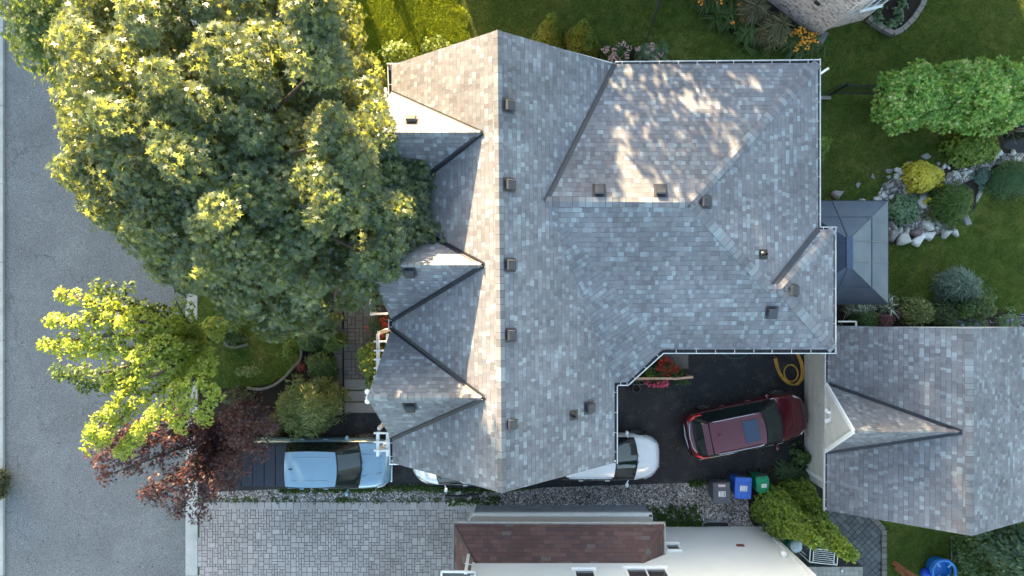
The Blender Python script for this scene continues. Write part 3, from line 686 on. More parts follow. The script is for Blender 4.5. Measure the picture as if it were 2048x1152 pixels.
pergola(864, 912, 756, 'white slatted pergola beside the hood of the blue pickup', (866, 884, 901))
pergola(176, 240, 752, 'white slatted pergola below the northernmost gable beside the big tree', (186, 201, 219))

# ---------------------------------------------------------------- detached garage
gar = thing('garage', 'detached garage with grey shingled roof and a small front gable on the right', 'garage', (14.6, -4.5, 0))
gz = 2.7; Gn = p3(1656, 651, gz); Gs = p3(1653, 1021, gz); GRn = p3(1940, 657, 5.4); GRs = p3(1943, 1072, 5.4); Gn2 = Vector((19.3, Gn.y, gz)); Gs2 = Vector((19.3, Gs.y, gz))
roof = MB(); rface(Gn, Gs, GRs, GRn); rface(GRn, GRs, Gs2, Gn2)
GW = Plane(Gn, Gs, (GRn+GRs)/2); J = GW.at(1922, 864); Na = GW.at(1656, 768); Sa = GW.at(1654, 904); Tg = Vector((10.82, J.y, J.z))
rface(J, Tg, Na); rface(J, Sa, Tg)
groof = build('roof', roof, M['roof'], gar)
bv = BVHTree.FromPolygons([Vector(v) for v in roof.v], roof.f)
strip([(GRn, GRs), (J, Tg)], .16, .022, M['cap'], 'ridge_cap', groof, True, True)
for a, b in ((Na, J), (Sa, J)): strip([(a, b)], .085, .015, M['flash'], 'valley_flashing', groof, True)
mb = MB(); W0 = 11.47; y1 = Gn.y-.4; y0 = Gs.y+.4
mb.prism([(W0, y0), (18.9, y0), (18.9, y1), (W0, y1)], -.05, gz-.05, bottom=False)
for y in (y0, y1): mb.face([(W0, y, gz-.05), (18.9, y, gz-.05), (GRn.x, y, 5.1)])
build('wall', mb, siding('pale garage siding', (.60, .60, .58), .2), gar)
mb = MB(); mb.face([(Na.x-.03, Na.y-.1, gz-.02), (Tg.x+.12, Tg.y, Tg.z-.10), (Sa.x-.03, Sa.y+.1, gz-.02)]); mb.face([(Na.x+.2, Na.y-.1, gz-.02), (Sa.x+.2, Sa.y+.1, gz-.02), (Tg.x+.3, Tg.y, Tg.z-.2)])
build('gable_panel', mb, plain('gable panel cream', (.66, .63, .58), .5, .05, 2), gar)
mb = MB()
for a, b in ((Na, Tg), (Sa, Tg)): mb = MB(); mb.beam(Vector(a)-Vector((.03, 0, .09)), Vector(b)-Vector((.03, 0, .09)), .06, .12); build('rake_board', mb, M['white'], gar)
for a, b in ((Gn, GRn), (Gs, GRs), (Gn2, GRn), (Gs2, GRs)): mb = MB(); s_ = Vector((0, -.045 if a.y > -4 else .045, -.145)); mb.beam(a+s_, b+s_, .05, .16); build('rake_board', mb, M['white'], gar)
mb = MB(); mb.box((W0-.2, (Na.y+Sa.y)/2, gz-.08), (.5, Na.y-Sa.y-.1, .08)); mb.box((Na.x+.05, (Na.y+Sa.y)/2, gz), (.07, Na.y-Sa.y-.2, .16)); build('gable_sill', mb, M['whitedirty'], gar)
mb = MB(); mb.box((15.2, (y0+y1)/2, gz-.1), (7.9, y1-y0+.7, .05)); build('soffit', mb, M['soffit'], gar)
gutter(gar, p3(1650, 712, gz-.02), p3(1650, 782, gz-.02), (1, 0, 0), .65); gutter(gar, p3(1649, 886, gz-.02), p3(1648, 1022, gz-.02), (1, 0, 0), .65); gutter(gar, p3(1650, 660, gz-.02), p3(1650, 712, gz-.02), (1, 0, 0), .65)
dy1 = P(0, 652).y; dy0 = P(0, 934).y
mb = MB(); nx = 4
for r in range(4):
    mb.box((W0-.05, (dy0+dy1)/2, .27+r*.53), (.045, dy1-dy0, .515))
    k = int((dy1-dy0)/.62)
    for i in range(k):
        y = dy0+(i+.5)*(dy1-dy0)/k; mb.box((W0-.078, y, .27+r*.53), (.012, .44, .34))
build('garage_door', mb, plain('garage door grey', (.50, .50, .47), .5, .06, 2), gar, bevel=.008)
mb = MB()
for y in (dy0-.06, dy1+.06): mb.box((W0-.05, y, 1.12), (.1, .12, 2.24))
mb.box((W0-.05, (dy0+dy1)/2, 2.2), (.1, dy1-dy0+.24, .12)); build('door_trim', mb, M['white'], gar)
mb = MB(); c = Vector((Na.x-.02, P(0, 832, 3.0).y, 3.0))
for dy in (-.1, .1): mb.lathe([(.03, 0), (.07, .05), (.08, .15)], c+Vector((-.02, dy, 0)), 10, (0, 1, 0), (.5, 0, .8), Vector((-.8, dy*5, -.3)).normalized())
mb.lathe([(.07, 0), (.06, .06)], c, 10, (0, 1, 0), (0, 0, 1), (-1, 0, 0)); build('security_lamp', mb, M['white'], gar)
mb = MB(); mb.beam(P(1676, 643, gz), P(1712, 643, gz), .05, .05); mb.beam(P(1712, 643, gz), P(1712, 652, gz), .05, .05); build('trim_rail', mb, M['whitedirty'], gar)

# ---------------------------------------------------------------- south neighbour
sn = thing('neighbour_house', 'white sided neighbour house with a brown shingled skirt roof at the bottom edge', 'house', (2, -12, 0))
yW = -9.3; ZT = 6.3; xE = P(1524, 0).x; xWs = P(944, 0, 3.6).x
mb = MB(); mb.prism([(xWs, yW), (xE, yW), (xE, -22), (xWs, -22)], -.05, ZT, bottom=False); build('wall', mb, M['siding'], sn)
mb = MB(); mb.box((xE-.03, yW+.0, ZT/2), (.14, .12, ZT)); build('corner_trim', mb, M['white'], sn)
# single-storey strip with grey brick base
gy = -8.47; gx0 = P(947, 0).x; gx1 = P(1290, 0).x
mb = MB(); mb.prism([(gx0, gy), (gx1, gy), (gx1, yW-.02), (gx0, yW-.02)], -.05, .95, bottom=False); build('brick_base', mb, M['greybrick'], sn)
mb = MB(); mb.box(((gx0+gx1)/2, gy-.02, 1.05), (gx1-gx0+.1, .14, .17)); mb.box((gx1, (gy+yW)/2, 1.05), (.14, abs(gy-yW), .17)); build('ledge', mb, M['white'], sn)
mb = MB(); mb.prism([(gx0+.03, gy-.06), (gx1-.03, gy-.06), (gx1-.03, yW-.02), (gx0+.03, yW-.02)], 1.1, 2.8, bottom=False); build('side_wall', mb, siding('beige siding', (.52, .49, .45), .12), sn)
q = [p3(909, 1048, 2.9), p3(1327, 1050, 2.9), p3(1326, 1116, 2.9), p3(1273, 1127, 3.6), p3(943, 1123, 3.6)]
roof = MB(); q[2] = Vector((q[1].x, yW-.01, 2.9)); q[3] = Vector((q[1].x-.85, yW-.01, 3.62)); q[4] = Vector((q[0].x+.80, yW-.01, 3.62)); q0b = Vector((q[0].x, -20, 2.9)); q4b = Vector((q[4].x, -20, 3.62))
rface(q[0], q[1], q[3], q[4]); rface(q[1], q[2], q[3]); rface(q[0], q[4], q4b, q0b)
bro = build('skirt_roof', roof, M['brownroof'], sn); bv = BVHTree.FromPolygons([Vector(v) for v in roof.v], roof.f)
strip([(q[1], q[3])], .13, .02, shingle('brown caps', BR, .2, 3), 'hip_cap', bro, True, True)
mb = MB(); mb.beam(q[0]+Vector((0, 0, .01)), q[4]+Vector((0, 0, .02)), .03, .02); build('hip_seam', mb, M['blackmetal'], bro)
def gut2(a, b, inw):
    a = Vector(a); b = Vector(b); d = (b-a).normalized(); inw = Vector(inw); m_ = (a+b)/2; mb = MB()
    mb.boxf(m_+inw*.02-Vector((0, 0, .05)), ((b-a).length, .03, .12), d, inw); mb.boxf(m_+inw*.12-Vector((0, 0, .045)), ((b-a).length, .03, .11), d, inw); mb.boxf(m_+inw*.07-Vector((0, 0, .08)), ((b-a).length, .1, .02), d, inw)
    build('gutter', mb, plain('beige gutter', (.50, .47, .42), .5), sn)
gut2(p3(905, 1043, 2.9), p3(1331, 1045, 2.9), (0, -1, 0)); gut2(p3(1331, 1045, 2.9), p3(1331, 1113, 2.9), (-1, 0, 0)); gut2(p3(905, 1043, 2.9), p3(905, 1400, 2.9), (1, 0, 0))
mb = MB(); mb.prism([(q[0].x+.1, q[0].y-.1), (q[1].x-.1, q[1].y-.1), (q[1].x-.1, yW-.02), (q[0].x+.1, yW-.02)], 2.74, 2.86); build('soffit', mb, M['soffit'], sn)
mb = MB(); mb.beam(P(951, 1010, .3), P(945, 1024, 1.2), .09, .07); mb.beam(P(944, 1024, 1.2), P(938, 1043, 2.6), .09, .07); build('downspout', mb, M['white'], sn)
mb = MB(); mb.beam(P(937, 1110, 3.5), P(931, 1146, 5.2), .09, .08); mb.beam(P(929, 1127, 3.7), P(944, 1129, 3.7), .02, .02); build('downspout', mb, M['white'], sn)
mb = MB(); a = P(883, 1143, 4.6); b = P(950, 1144, 4.6); mb.beam(a, b, .06, .08); mb.beam(a, a+Vector((0, -1.2, 0)), .06, .08); mb.beam(b, b+Vector((0, -1.2, 0)), .06, .08); build('porch_gutter', mb, M['white'], sn)
mb = MB(); mb.box(((a.x+b.x)/2, a.y-.62, 4.5), (b.x-a.x-.06, 1.14, .06)); mb.box(((a.x+b.x)/2, a.y-1.5, 2.3), (b.x-a.x-.3, .8, 4.4)); build('porch_roof', mb, M['paverC'], sn)
window(sn, (P(1343, 0, 2.3).x+.05, yW, 2.25), .55, .6, (0, 1, 0), mull=False); window(sn, (P(1168, 0, 4.3).x, yW, 4.78), .72, 1.1, (0, 1, 0), mull=False); window(sn, (P(1292, 0, 4.3).x, yW, 4.66), 1.38, 1.1, (0, 1, 0))
mb = MB(); mb.box((P(1491, 0, 2.6).x, yW+.02, P(1491, 1101).z+2.05), (.26, .05, .14)); build('wall_vent', mb, plain('rust vent', (.18, .05, .04), .7), sn)
mb = MB(); mb.lathe([(.04, 0), (.09, .06), (.10, .2), (.06, .22)], (P(1566, 0, 3.0).x+.0, yW+.1, 2.9), 10); build('lamp', mb, M['white'], sn)
mb = MB()
for a0, b0 in ((P(1404, 1056), P(1404, 1046)), (P(1404, 1046), P(1412, 1042)), (P(1412, 1042), P(1452, 1042)), (P(1452, 1042), P(1458, 1048)), (P(1458, 1048), P(1458, 1056))):
    mb.beam(a0+Vector((0, 0, .02)), b0+Vector((0, 0, .02)), .03, .18)
build('window_well', mb, plain('galvanised', (.3, .3, .32), .4, .1, 5, .5, .6), sn)
sheet('well_pit', [(1406, 1044), (1456, 1044), (1456, 1058), (1406, 1058)], .02, M['black'])

# ---------------------------------------------------------------- north-east neighbour (pale brick)
ne = thing('brick_house', 'pale mottled brick house whose walls show at the top edge', 'house', (P(1640, -60).x, P(1640, -60).y, 0))
fp = [P(1490, -34), P(1632, 76), P(1656, 58), P(1726, 40), P(1830, -40), P(1900, -400), P(1500, -500)]
mb = MB(); mb.prism([(p.x, p.y) for p in fp], -.05, 5.4, bottom=False); build('wall', mb, M['palebrick'], ne)
def onwall(a, b, f, z): p = a.lerp(b, f); return Vector((p.x, p.y, z))
d = (fp[3]-fp[2]).normalized(); nr = Vector((d.y, -d.x, 0)); window(ne, onwall(fp[2], fp[3], .62, 2.1), .75, 1.0, nr)
d = (fp[1]-fp[0]).normalized(); nr1 = Vector((d.y, -d.x, 0)); mb = MB(); mb.boxf(onwall(fp[0], fp[1], .72, 1.9)+nr1*.03, (.22, .06, .14), d, nr1); build('wall_vent', mb, M['vent'], ne)
roof = MB(); c4 = [Vector((p.x, p.y, 5.4)) for p in (P(1470, -60), P(1650, 90), P(1860, -20), P(1920, -420), P(1490, -520))]; cc = Vector((P(1700, -270).x, P(1700, -270).y, 7.6))
cen = Vector((cc.x, cc.y, 5.4)); c4 = [cen+(v-cen)*.97 for v in c4]
mb = MB(); mb.beam(P(1652, 64, .08), P(1637, 92, .08), .22, .07); build('downspout_extension', mb, plain('grey downspout', (.16, .16, .17), .5), ne)

# ---------------------------------------------------------------- gazebo
gz_ = thing('gazebo', 'grey metal roofed gazebo on the lawn tucked beside the house eave', 'gazebo', (11.7, 1.25, 0))
ex0, ex1 = 9.9, P(1776, 0, 2.2).x; ey1 = P(0, 402, 2.2).y; ey0 = P(0, 608, 2.2).y; zr = 3.15
r1 = Vector((P(1698, 0, zr).x, P(0, 479, zr).y, zr)); r2 = Vector((r1.x, P(0, 531, zr).y, zr)); E = [Vector((ex0, ey0, 2.2)), Vector((ex1, ey0, 2.2)), Vector((ex1, ey1, 2.2)), Vector((ex0, ey1, 2.2))]
mb = MB()
for f in ([E[0], E[1], r2], [E[1], E[2], r1, r2], [E[2], E[3], r1], [E[3], E[0], r2, r1]): mb.face(f)
gm = newmat('gazebo metal', (.105, .13, .17), .34, .6, .75); k = N(gm); k.col(k.ramp(k.noise(k.pos(), .9, 4), [(.3, (.05, .075, .125)), (.7, (.09, .115, .165))]))
build('roof', mb, gm, gz_)
mb = MB()
def seam(a, b, w=.035, h=.03): mb.beam(Vector(a)+Vector((0, 0, .012)), Vector(b)+Vector((0, 0, .012)), w, h)
seam(E[0], r2); seam(E[1], r2); seam(E[2], r1); seam(E[3], r1)
for f in (.42, .62):
    y = ey0+(ey1-ey0)*(.40 if f == .42 else .60)
    seam(Vector((ex1, y, 2.2)), Vector((r1.x, max(r2.y, min(r1.y, y)), zr)), .03)
    seam(Vector((ex0, y, 2.2)), Vector((r1.x, max(r2.y, min(r1.y, y)), zr)), .03)
seam(Vector(((ex0+ex1)/2-.2, ey1, 2.2)), r1, .03); seam(Vector(((ex0+ex1)/2-.2, ey0, 2.2)), r2, .03)
f = .42; rg = []
for a, b in ((E[0], r2), (E[1], r2), (E[2], r1), (E[3], r1)): rg.append(a.lerp(b, f))
for i in range(4): seam(rg[i], rg[(i+1) % 4], .02, .015)
build('seam', mb, plain('seam metal', (.07, .09, .12), .35, .1, 4, .5, .3), gz_)
mb = MB(); mb.box((r1.x, (r1.y+r2.y)/2, zr+.04), (.24, r1.y-r2.y+.2, .08)); build('ridge_vent', mb, plain('ridge metal', (.06, .09, .15), .4), gz_, bevel=.02)
mb = MB()
for i in range(4): mb.beam(E[i]-Vector((0, 0, .05)), E[(i+1) % 4]-Vector((0, 0, .05)), .05, .10)
build('roof_frame', mb, M['blackmetal'], gz_)
for e in E:
    mb = MB(); c = (E[0]+E[2])/2; q_ = c+(e-c)*.9; mb.box((q_.x, q_.y, 1.05), (.12, .12, 2.1)); build('post', mb, M['blackmetal'], gz_)
# ---------------------------------------------------------------- vehicles
def paint(name, col, rough=.25, metal=.0):
    m = newmat(name, col, rough, .5, metal, 1.0); k = N(m); f = k.noise(k.obj(), 3, 4, .6)
    k.col(k.ramp(f, [(.3, tuple(c*.92 for c in col)), (.7, col)])); return m
M['carglass'] = newmat('car glass', (.012, .02, .02), .03, .8)
M['tyre'] = plain('tyre', (.02, .02, .02), .85); M['rim'] = plain('alloy', (.45, .45, .46), .3, .1, 5, .5, .8)
M['chrome'] = plain('chrome', (.7, .7, .7), .15, .05, 5, .5, 1); M['lens'] = newmat('lamp lens', (.35, .38, .42), .08, .7, 0, 1); M['redlens'] = newmat('tail lamp lens', (.75, .008, .012), .15, .6, 0, 1)
M['trim'] = plain('black trim', (.015, .015, .017), .5)
def lerp_tab(tab, x):
    if x <= tab[0][0]: return tab[0][1]
    for (a, u), (b, v) in zip(tab, tab[1:]):
        if x <= b:
            f = (x-a)/(b-a); f = f*f*(3-2*f)*.5+f*.5; return u+(v-u)*f
    return tab[-1][1]
def loft_body(Lh, W, top, plan, zb=.22, n=44, crown=.06):
    """closed lofted lower body; x from -Lh to Lh; top(x) shoulder height, plan(x) half width factor"""
    mb = MB(); xs = [-Lh+2*Lh*(i/(n-1)) for i in range(n)]; xs = [Lh*math.copysign(abs(x/Lh)**.85, x) for x in xs]; rings = []
    for x in xs:
        w = W/2*lerp_tab(plan, x); zt = lerp_tab(top, x); h = zt-zb
        e = min(1, (Lh-abs(x))/.12); zb_ = zb+.14*(1-e)
        half = [(.0, zt+crown), (.35, zt+crown*.93), (.62, zt+crown*.72), (.80, zt+crown*.30), (.90, zt-.035), (.955, zt-.10), (.985, zb_+h*.68), (1.0, zb_+h*.52), (.99, zb_+h*.30), (.96, zb_+.08), (.90, zb_)]
        ring = [(x, w*a, z) for a, z in half]+[(x, -w*a, z) for a, z in reversed(half[1:])]
        rings.append(ring)
    m = len(rings[0]); mb.v = [p for r in rings for p in r]
    for i in range(n-1):
        for j in range(m):
            a = i*m+j; b = i*m+(j+1) % m; mb.f.append((a, b, b+m, a+m)); mb.uv.append(None)
    mb.f.append(tuple(range(m))[::-1]); mb.f.append(tuple((n-1)*m+j for j in range(m))); mb.uv += [None, None]
    # faces oriented outwards
    mb.f = [tuple(reversed(f)) for f in mb.f]
    return mb
def greenhouse(base, roof, zroof, crown=.05, nx=14, ny=9):
    """cabin: base=(x rear, x front, half width, z), roof=(x rear, x front, half width rear, half width front); rounded"""
    pass
def vehicle(name, label, loc, rz, spec):
    t = thing(name, label, spec.get('cat', 'car'), loc, rz)
    Lh = spec['L']/2; W = spec['W']; body = loft_body(Lh, W, spec['top'], spec['plan'], spec.get('zb', .24), crown=spec.get('crown', .05))
    pm = spec['paint']; bo = build('body', body, pm, t, world=False, smooth=True)
    # cabin shell
    c = spec['cabin']  # xr0,xf0 base ; xr1,xf1 roof ; wb, wr half widths ; zb, zr
    xr0, xf0, xr1, xf1, wb, wr, zb, zr = c
    def edge_pt(u, v):                      # u 0..1 along roof x, v -1..1 across, roof surface
        bow = .07; xf = xf1+bow*(1-v*v); xr = xr1-bow*.5*(1-v*v); x = xr+(xf-xr)*u
        w = wr*(1-.05*(2*u-1)**2); return Vector((x, w*v, zr+.045*(1-v*v)*(1-.5*(2*u-1)**4)-.02*(2*u-1)**4))
    def base_front(v): return Vector((xf0+.14*(1-v*v)-.02, wb*v, zb+.05*(1-v*v)-.01))
    def base_rear(v): return Vector((xr0-.06*(1-v*v), wb*v, zb+.03*(1-v*v)))
    nu, nv = 12, 12; mb = MB(); g = [[edge_pt(i/nu, -1+2*j/nv) for j in range(nv+1)] for i in range(nu+1)]
    def grid(G):
        b = len(mb.v); r = len(G); q = len(G[0])
        for row in G: mb.v += [tuple(p) for p in row]
        for i in range(r-1):
            for j in range(q-1): mb.f.append((b+i*q+j, b+(i+1)*q+j, b+(i+1)*q+j+1, b+i*q+j+1)); mb.uv.append(None)
    grid(g)
    ro = build('roof', mb, spec.get('roofpaint', pm), t, world=False, smooth=True)
    mb = MB()
    def between(A, B, k=6):
        return [[A[j].lerp(B[j], i/k) for j in range(len(A))] for i in range(k+1)]
    fr_t = [edge_pt(1, -1+2*j/nv) for j in range(nv+1)]; fr_b = [base_front(-1+2*j/nv) for j in range(nv+1)]
    rr_t = [edge_pt(0, -1+2*j/nv) for j in range(nv+1)]; rr_b = [base_rear(-1+2*j/nv) for j in range(nv+1)]
    def side(s):
        T = [edge_pt(i/nu, s) for i in range(nu+1)]; Bt = []
        for i in range(nu+1):
            f = i/nu; a = base_rear(s); b = base_front(s); p = a.lerp(b, f); p.y = s*(wb+.012*math.sin(math.pi*f)); p.z = zb+(.0 if 0 < f < 1 else 0); Bt.append(p)
        return T, Bt
    def outer(G, flip):
        grid(G if not flip else [list(r) for r in G])
    outer(between(fr_b, fr_t), False); outer(between(rr_t, rr_b), False)
    for s in (-1, 1):
        T, Bt = side(s); outer(between(Bt, T), s < 0)
    ob = build('pillars', mb, spec.get('pillar', M['trim']), t, world=False, smooth=False)
    # glass panels, slightly proud of the shell
    def glass(nm, A, B, a0, a1, b0, b1, out, parent=t):
        mm = MB(); n = 10; k = 6; rows = []
        for i in range(k+1):
            f = b0+(b1-b0)*i/k; row = []
            for j in range(n+1):
                q = (a0+(a1-a0)*j/n)*(len(A)-1); i0 = min(int(q), len(A)-2); fr = q-i0
                p = A[i0].lerp(A[i0+1], fr).lerp(B[i0].lerp(B[i0+1], fr), f); row.append(p+Vector(out)*.010)
            rows.append(row)
        b = 0
        for r_ in rows: mm.v += [tuple(p) for p in r_]
        for i in range(k):
            for j in range(n): mm.f.append((i*(n+1)+j, (i+1)*(n+1)+j, (i+1)*(n+1)+j+1, i*(n+1)+j+1)); mm.uv.append(None)
        # double-sided rim for thickness
        return build(nm, mm, M['carglass'], parent, world=False, smooth=True)
    glass('windshield', fr_b, fr_t, .05, .95, .06, .95, (.6, 0, .8))
    if spec.get('rearglass', True): glass('rear_window', rr_t, rr_b, .08, .92, .10, spec.get('rg', .62), (-.8, 0, .5))
    for s in (-1, 1):
        T, Bt = side(s); segs = spec.get('sides', ((.08, .30), (.33, .62), (.65, .95)))
        for a, b in segs: glass('side_window', Bt, T, a, b, .10, .88, (0, s*1.0, .3))
        if spec.get('chromeline'):
            mm = MB(); mm.tube([Bt[int(i)]+Vector((0, s*.02, .03)) for i in np.linspace(0, nu, 8)], .012, 5); build('window_trim', mm, M['chrome'], t, world=False)
    # wheels
    R_ = spec.get('wr', .34); wx = spec['wheels']
    for x in wx:
        for s in (-1, 1):
            yo = W/2*spec.get('track', .985); w_ = thing('wheel', None, None, (x, s*yo, R_)); w_.parent = t
            mm = MB(); mm.lathe([(R_*.72, -.20), (R_*.95, -.20), (R_, -.16), (R_, -.03), (R_*.95, .01), (R_*.70, .012)], (0, 0, 0), 24, (1, 0, 0), (0, 0, 1) if s < 0 else (0, 0, -1), (0, s, 0)); build('tyre', mm, M['tyre'], w_, world=False, smooth=True)
            mm = MB(); mm.lathe([(R_*.70, -.1), (R_*.70, .016), (R_*.64, .018), (R_*.62, -.03)], (0, 0, 0), 24, (1, 0, 0), (0, 0, 1) if s < 0 else (0, 0, -1), (0, s, 0)); mm.lathe([(.05, -.03), (.045, .01)], (0, 0, 0), 10, (1, 0, 0), (0, 0, 1), (0, s, 0))
            for q in range(5):
                a = q*2*math.pi/5; mm.beam((0, s*.0, 0), (math.cos(a)*R_*.66, s*.005, math.sin(a)*R_*.66), .05, .03, up=(0, 1, 0))
            build('rim', mm, M['rim'], w_, world=False)
            mm = MB(); mm.lathe([(R_*1.16, -.22), (R_*1.16, -.012), (R_*1.04, -.012), (R_*1.02, -.22)], (x, s*yo, R_+.01), 28, (1, 0, 0), (0, 0, 1) if s < 0 else (0, 0, -1), (0, s, 0)); mm.v = [v if v[2] > .2 else (v[0], v[1], .2) for v in mm.v]
            build('wheel_arch', mm, spec.get('arch', M['trim']), t, world=False, smooth=True)
    # mirrors
    for s in (-1, 1):
        mm = MB(); mx = xf0-.30+spec.get('mdx', 0); mz = zb+.10
        c0 = Vector((mx, s*(wb+.10), mz)); mm.tube([(mx+.05, s*(wb-.0), mz-.05), c0], .025, 6)
        mm.lathe([(.02, -.07), (.085, -.055), (.10, 0), (.08, .045), (.03, .06)], c0+Vector((0, s*.08, 0)), 10, (0, .95*s, 0), (0, 0, .75), (1, 0, 0))
        build('mirror', mm, spec.get('mirror', pm), t, world=False, smooth=True)
    # lamps and trim
    fx = Lh; pw = W/2
    for s in (-1, 1):
        mm = MB(); z = spec['lampz']; a = spec['lamp']
        mm.tube([Vector((q[0], s*q[1], q[2])) for q in a], spec.get('lampr', .045), 6); build('headlight', mm, M['lens'], t, world=False, smooth=True)
        mm = MB(); mm.tube([Vector((q[0], s*q[1], q[2])) for q in spec['tail']], spec.get('tailr', .05), 6); build('tail_light', mm, M['redlens'], t, world=False, smooth=True)
    mm = MB(); gr = spec['grille']; mm.tube([Vector(q) for q in gr], .045, 6); build('grille', mm, M['trim'], t, world=False, smooth=True)
    mm = MB()
    for s in (-1, 1): mm.tube([Vector((xf0+.16, s*wb*.1-.0, zb+.07)), Vector((xf0-.10, s*wb*.1+wb*.62*s, zb+.115))], .010, 5)
    build('wiper', mm, M['trim'], t, world=False)
    for s in (-1, 1):
        mm = MB()
        for x in spec.get('handles', (.15, -.85)): mm.boxf((x, s*(W/2*.985), zb-.14), (.17, .03, .03))
        build('door_handle', mm, pm, t, world=False)
        mm = MB()
        for x in spec.get('seams', (.95, -.1, -1.1)): mm.boxf((x, s*(W/2*.972), zb-.30), (.012, .035, .5))
        build('door_seam', mm, M['trim'], t, world=False)
    return t
# red SUV
mr = paint('deep red metallic', (.095, .007, .016), .24, .35)
Lr = 4.68
suv = vehicle('parked_suv', 'dark red estate SUV with a glass sunroof parked facing the garage door', (8.93, -5.19, 0), R(11.6), dict(
 L=Lr, W=1.86, paint=mr, top=[(-2.34, .80), (-2.22, .98), (-1.6, 1.02), (.6, .98), (1.0, .98), (1.7, .90), (2.1, .80), (2.34, .58)],
 plan=[(-2.34, .74), (-2.2, .90), (-1.8, .98), (0, 1.0), (1.3, .98), (1.8, .90), (2.1, .76), (2.25, .60), (2.34, .36)],
 cabin=(-2.10, 1.12, -1.62, .30, .83, .62, .99, 1.66), wheels=(-1.40, 1.42), wr=.36, lampz=.8,
 lamp=[(1.88, .74, .80), (2.06, .62, .75), (2.17, .48, .70)], tail=[(-1.72, .78, 1.10), (-2.00, .78, 1.08), (-2.17, .66, 1.04)], tailr=.06,
 grille=[(2.24, -.40, .55), (2.31, -.2, .56), (2.33, 0, .56), (2.31, .2, .56), (2.24, .40, .55)], chromeline=True, rg=.8, sides=((.04, .34), (.36, .64), (.66, .93))))
mm = MB(); mm.boxf((-.18, 0, 1.712), (.56, .80, .012)); build('sunroof', mm, newmat('sunroof glass', (.01, .03, .07), .04, .8), suv, world=False, bevel=.005)
mm = MB()
for s in (-1, 1): mm.tube([(-1.5, s*.60, 1.69), (-1.35, s*.60, 1.73), (.05, s*.60, 1.73), (.18, s*.59, 1.69)], .016, 6)
build('roof_rail', mm, M['chrome'], suv, world=False)
mm = MB(); mm.tube([(-2.20, .74, .62), (-2.33, .5, .62), (-2.38, 0, .62), (-2.33, -.5, .62), (-2.20, -.74, .62)], .022, 6); mm.tube([(-2.10, .7, .98), (-2.24, .4, 1.0), (-2.28, 0, 1.01), (-2.24, -.4, 1.0), (-2.10, -.7, .98)], .016, 6); build('bumper_trim', mm, M['chrome'], suv, world=False)
mm = MB(); mm.boxf((-1.80, 0, 1.665), (.22, 1.16, .025)); build('roof_spoiler', mm, mr, suv, world=False, bevel=.01)
mm = MB(); mm.boxf((-1.35, .1, 1.72), (.10, .03, .04)); build('antenna', mm, M['trim'], suv, world=False)
# white cars
mw = paint('white gloss paint', (.70, .73, .75), .25)
def whitecar(label, loc, rz, roofpaint=None):
    L_ = 4.35; w = vehicle('parked_car', label, loc, rz, dict(
     L=L_, W=1.80, paint=mw, roofpaint=roofpaint or mw, top=[(-2.17, .72), (-2.05, .92), (-1.4, .96), (.6, .90), (1.1, .88), (1.6, .80), (2.0, .68), (2.17, .50)],
     plan=[(-2.17, .72), (-2.0, .88), (-1.6, .97), (0, 1.0), (1.2, .99), (1.6, .93), (1.9, .80), (2.08, .62), (2.17, .42)],
     cabin=(-1.95, 1.16, -1.45, .30, .80, .60, .93, 1.47), wheels=(-1.28, 1.33), wr=.33, lampz=.7,
     lamp=[(1.55, .80, .77), (1.80, .70, .73), (1.98, .56, .68)], tail=[(-1.75, .76, .95), (-1.98, .72, .92), (-2.08, .58, .88)],
     grille=[(2.02, -.52, .52), (2.12, -.25, .52), (2.15, 0, .52), (2.12, .25, .52), (2.02, .52, .52)], lampr=.04, chromeline=False))
    mm = MB()
    for s in (-1, 1): mm.tube([(-1.35, s*.60, 1.47), (-1.25, s*.60, 1.51), (.1, s*.60, 1.51), (.22, s*.59, 1.47)], .018, 6)
    build('roof_rail', mm, mw, w, world=False)
    return w
whitecar('white car with pale hood showing beside the driveway wall ahead of the red one', (3.46, -6.42, 0), R(0))
wc2 = whitecar('white car mostly hidden under the gable end, facing the blue pickup', (-1.62, -6.60, 0), R(180))
# blue pickup
mbp = paint('light blue paint', (.20, .33, .43), .22, .2)
pk = vehicle('pickup_truck', 'light blue pickup truck with a dark folding bed cover in the front driveway', (-7.34, -6.62, 0), R(0), dict(
 cat='pickup truck', L=5.5, W=1.90, paint=mbp, top=[(-2.75, 1.13), (-1.0, 1.15), (.8, 1.13), (1.4, 1.13), (2.2, 1.08), (2.55, 1.0), (2.75, .82)],
 plan=[(-2.75, .94), (-2.6, .98), (-2, 1.0), (1.8, 1.0), (2.2, .97), (2.5, .90), (2.68, .80), (2.75, .70)], zb=.38, crown=.05,
 cabin=(-1.02, 1.62, -.93, .88, .86, .66, 1.15, 1.78), wheels=(-1.75, 1.75), wr=.39, lampz=.9,
 lamp=[(2.28, .86, 1.00), (2.50, .80, .97), (2.62, .70, .93)], tail=[(-2.72, .84, 1.08), (-2.74, .84, .80)], tailr=.05, handles=(.35, -.55), seams=(1.1, .1, -.95),
 grille=[(2.68, -.5, .78), (2.74, 0, .78), (2.68, .5, .78)], mdx=-.12, sides=((.06, .46), (.50, .93)), rearglass=True, rg=.8, chromeline=False))
dk = plain('dark bed cover', (.018, .024, .04), .45, .15, 4, .5)
cv = thing('bed_cover', None, None, (-1.88, 0, 1.2)); cv.parent = pk
for i in range(4):
    mm = MB(); mm.boxf((-.625+i*.42-.0, 0, .045), (.395, 1.50, .05)); build('cover_panel', mm, dk, cv, world=False, bevel=.012)
mm = MB(); mm.boxf((0, .80, .03), (1.72, .09, .07)); mm.boxf((0, -.80, .03), (1.72, .09, .07)); mm.boxf((-.865, 0, .025), (.05, 1.6, .06)); mm.boxf((0, 0, .012), (1.72, 1.6, .03)); build('cover_rail', mm, M['trim'], cv, world=False)
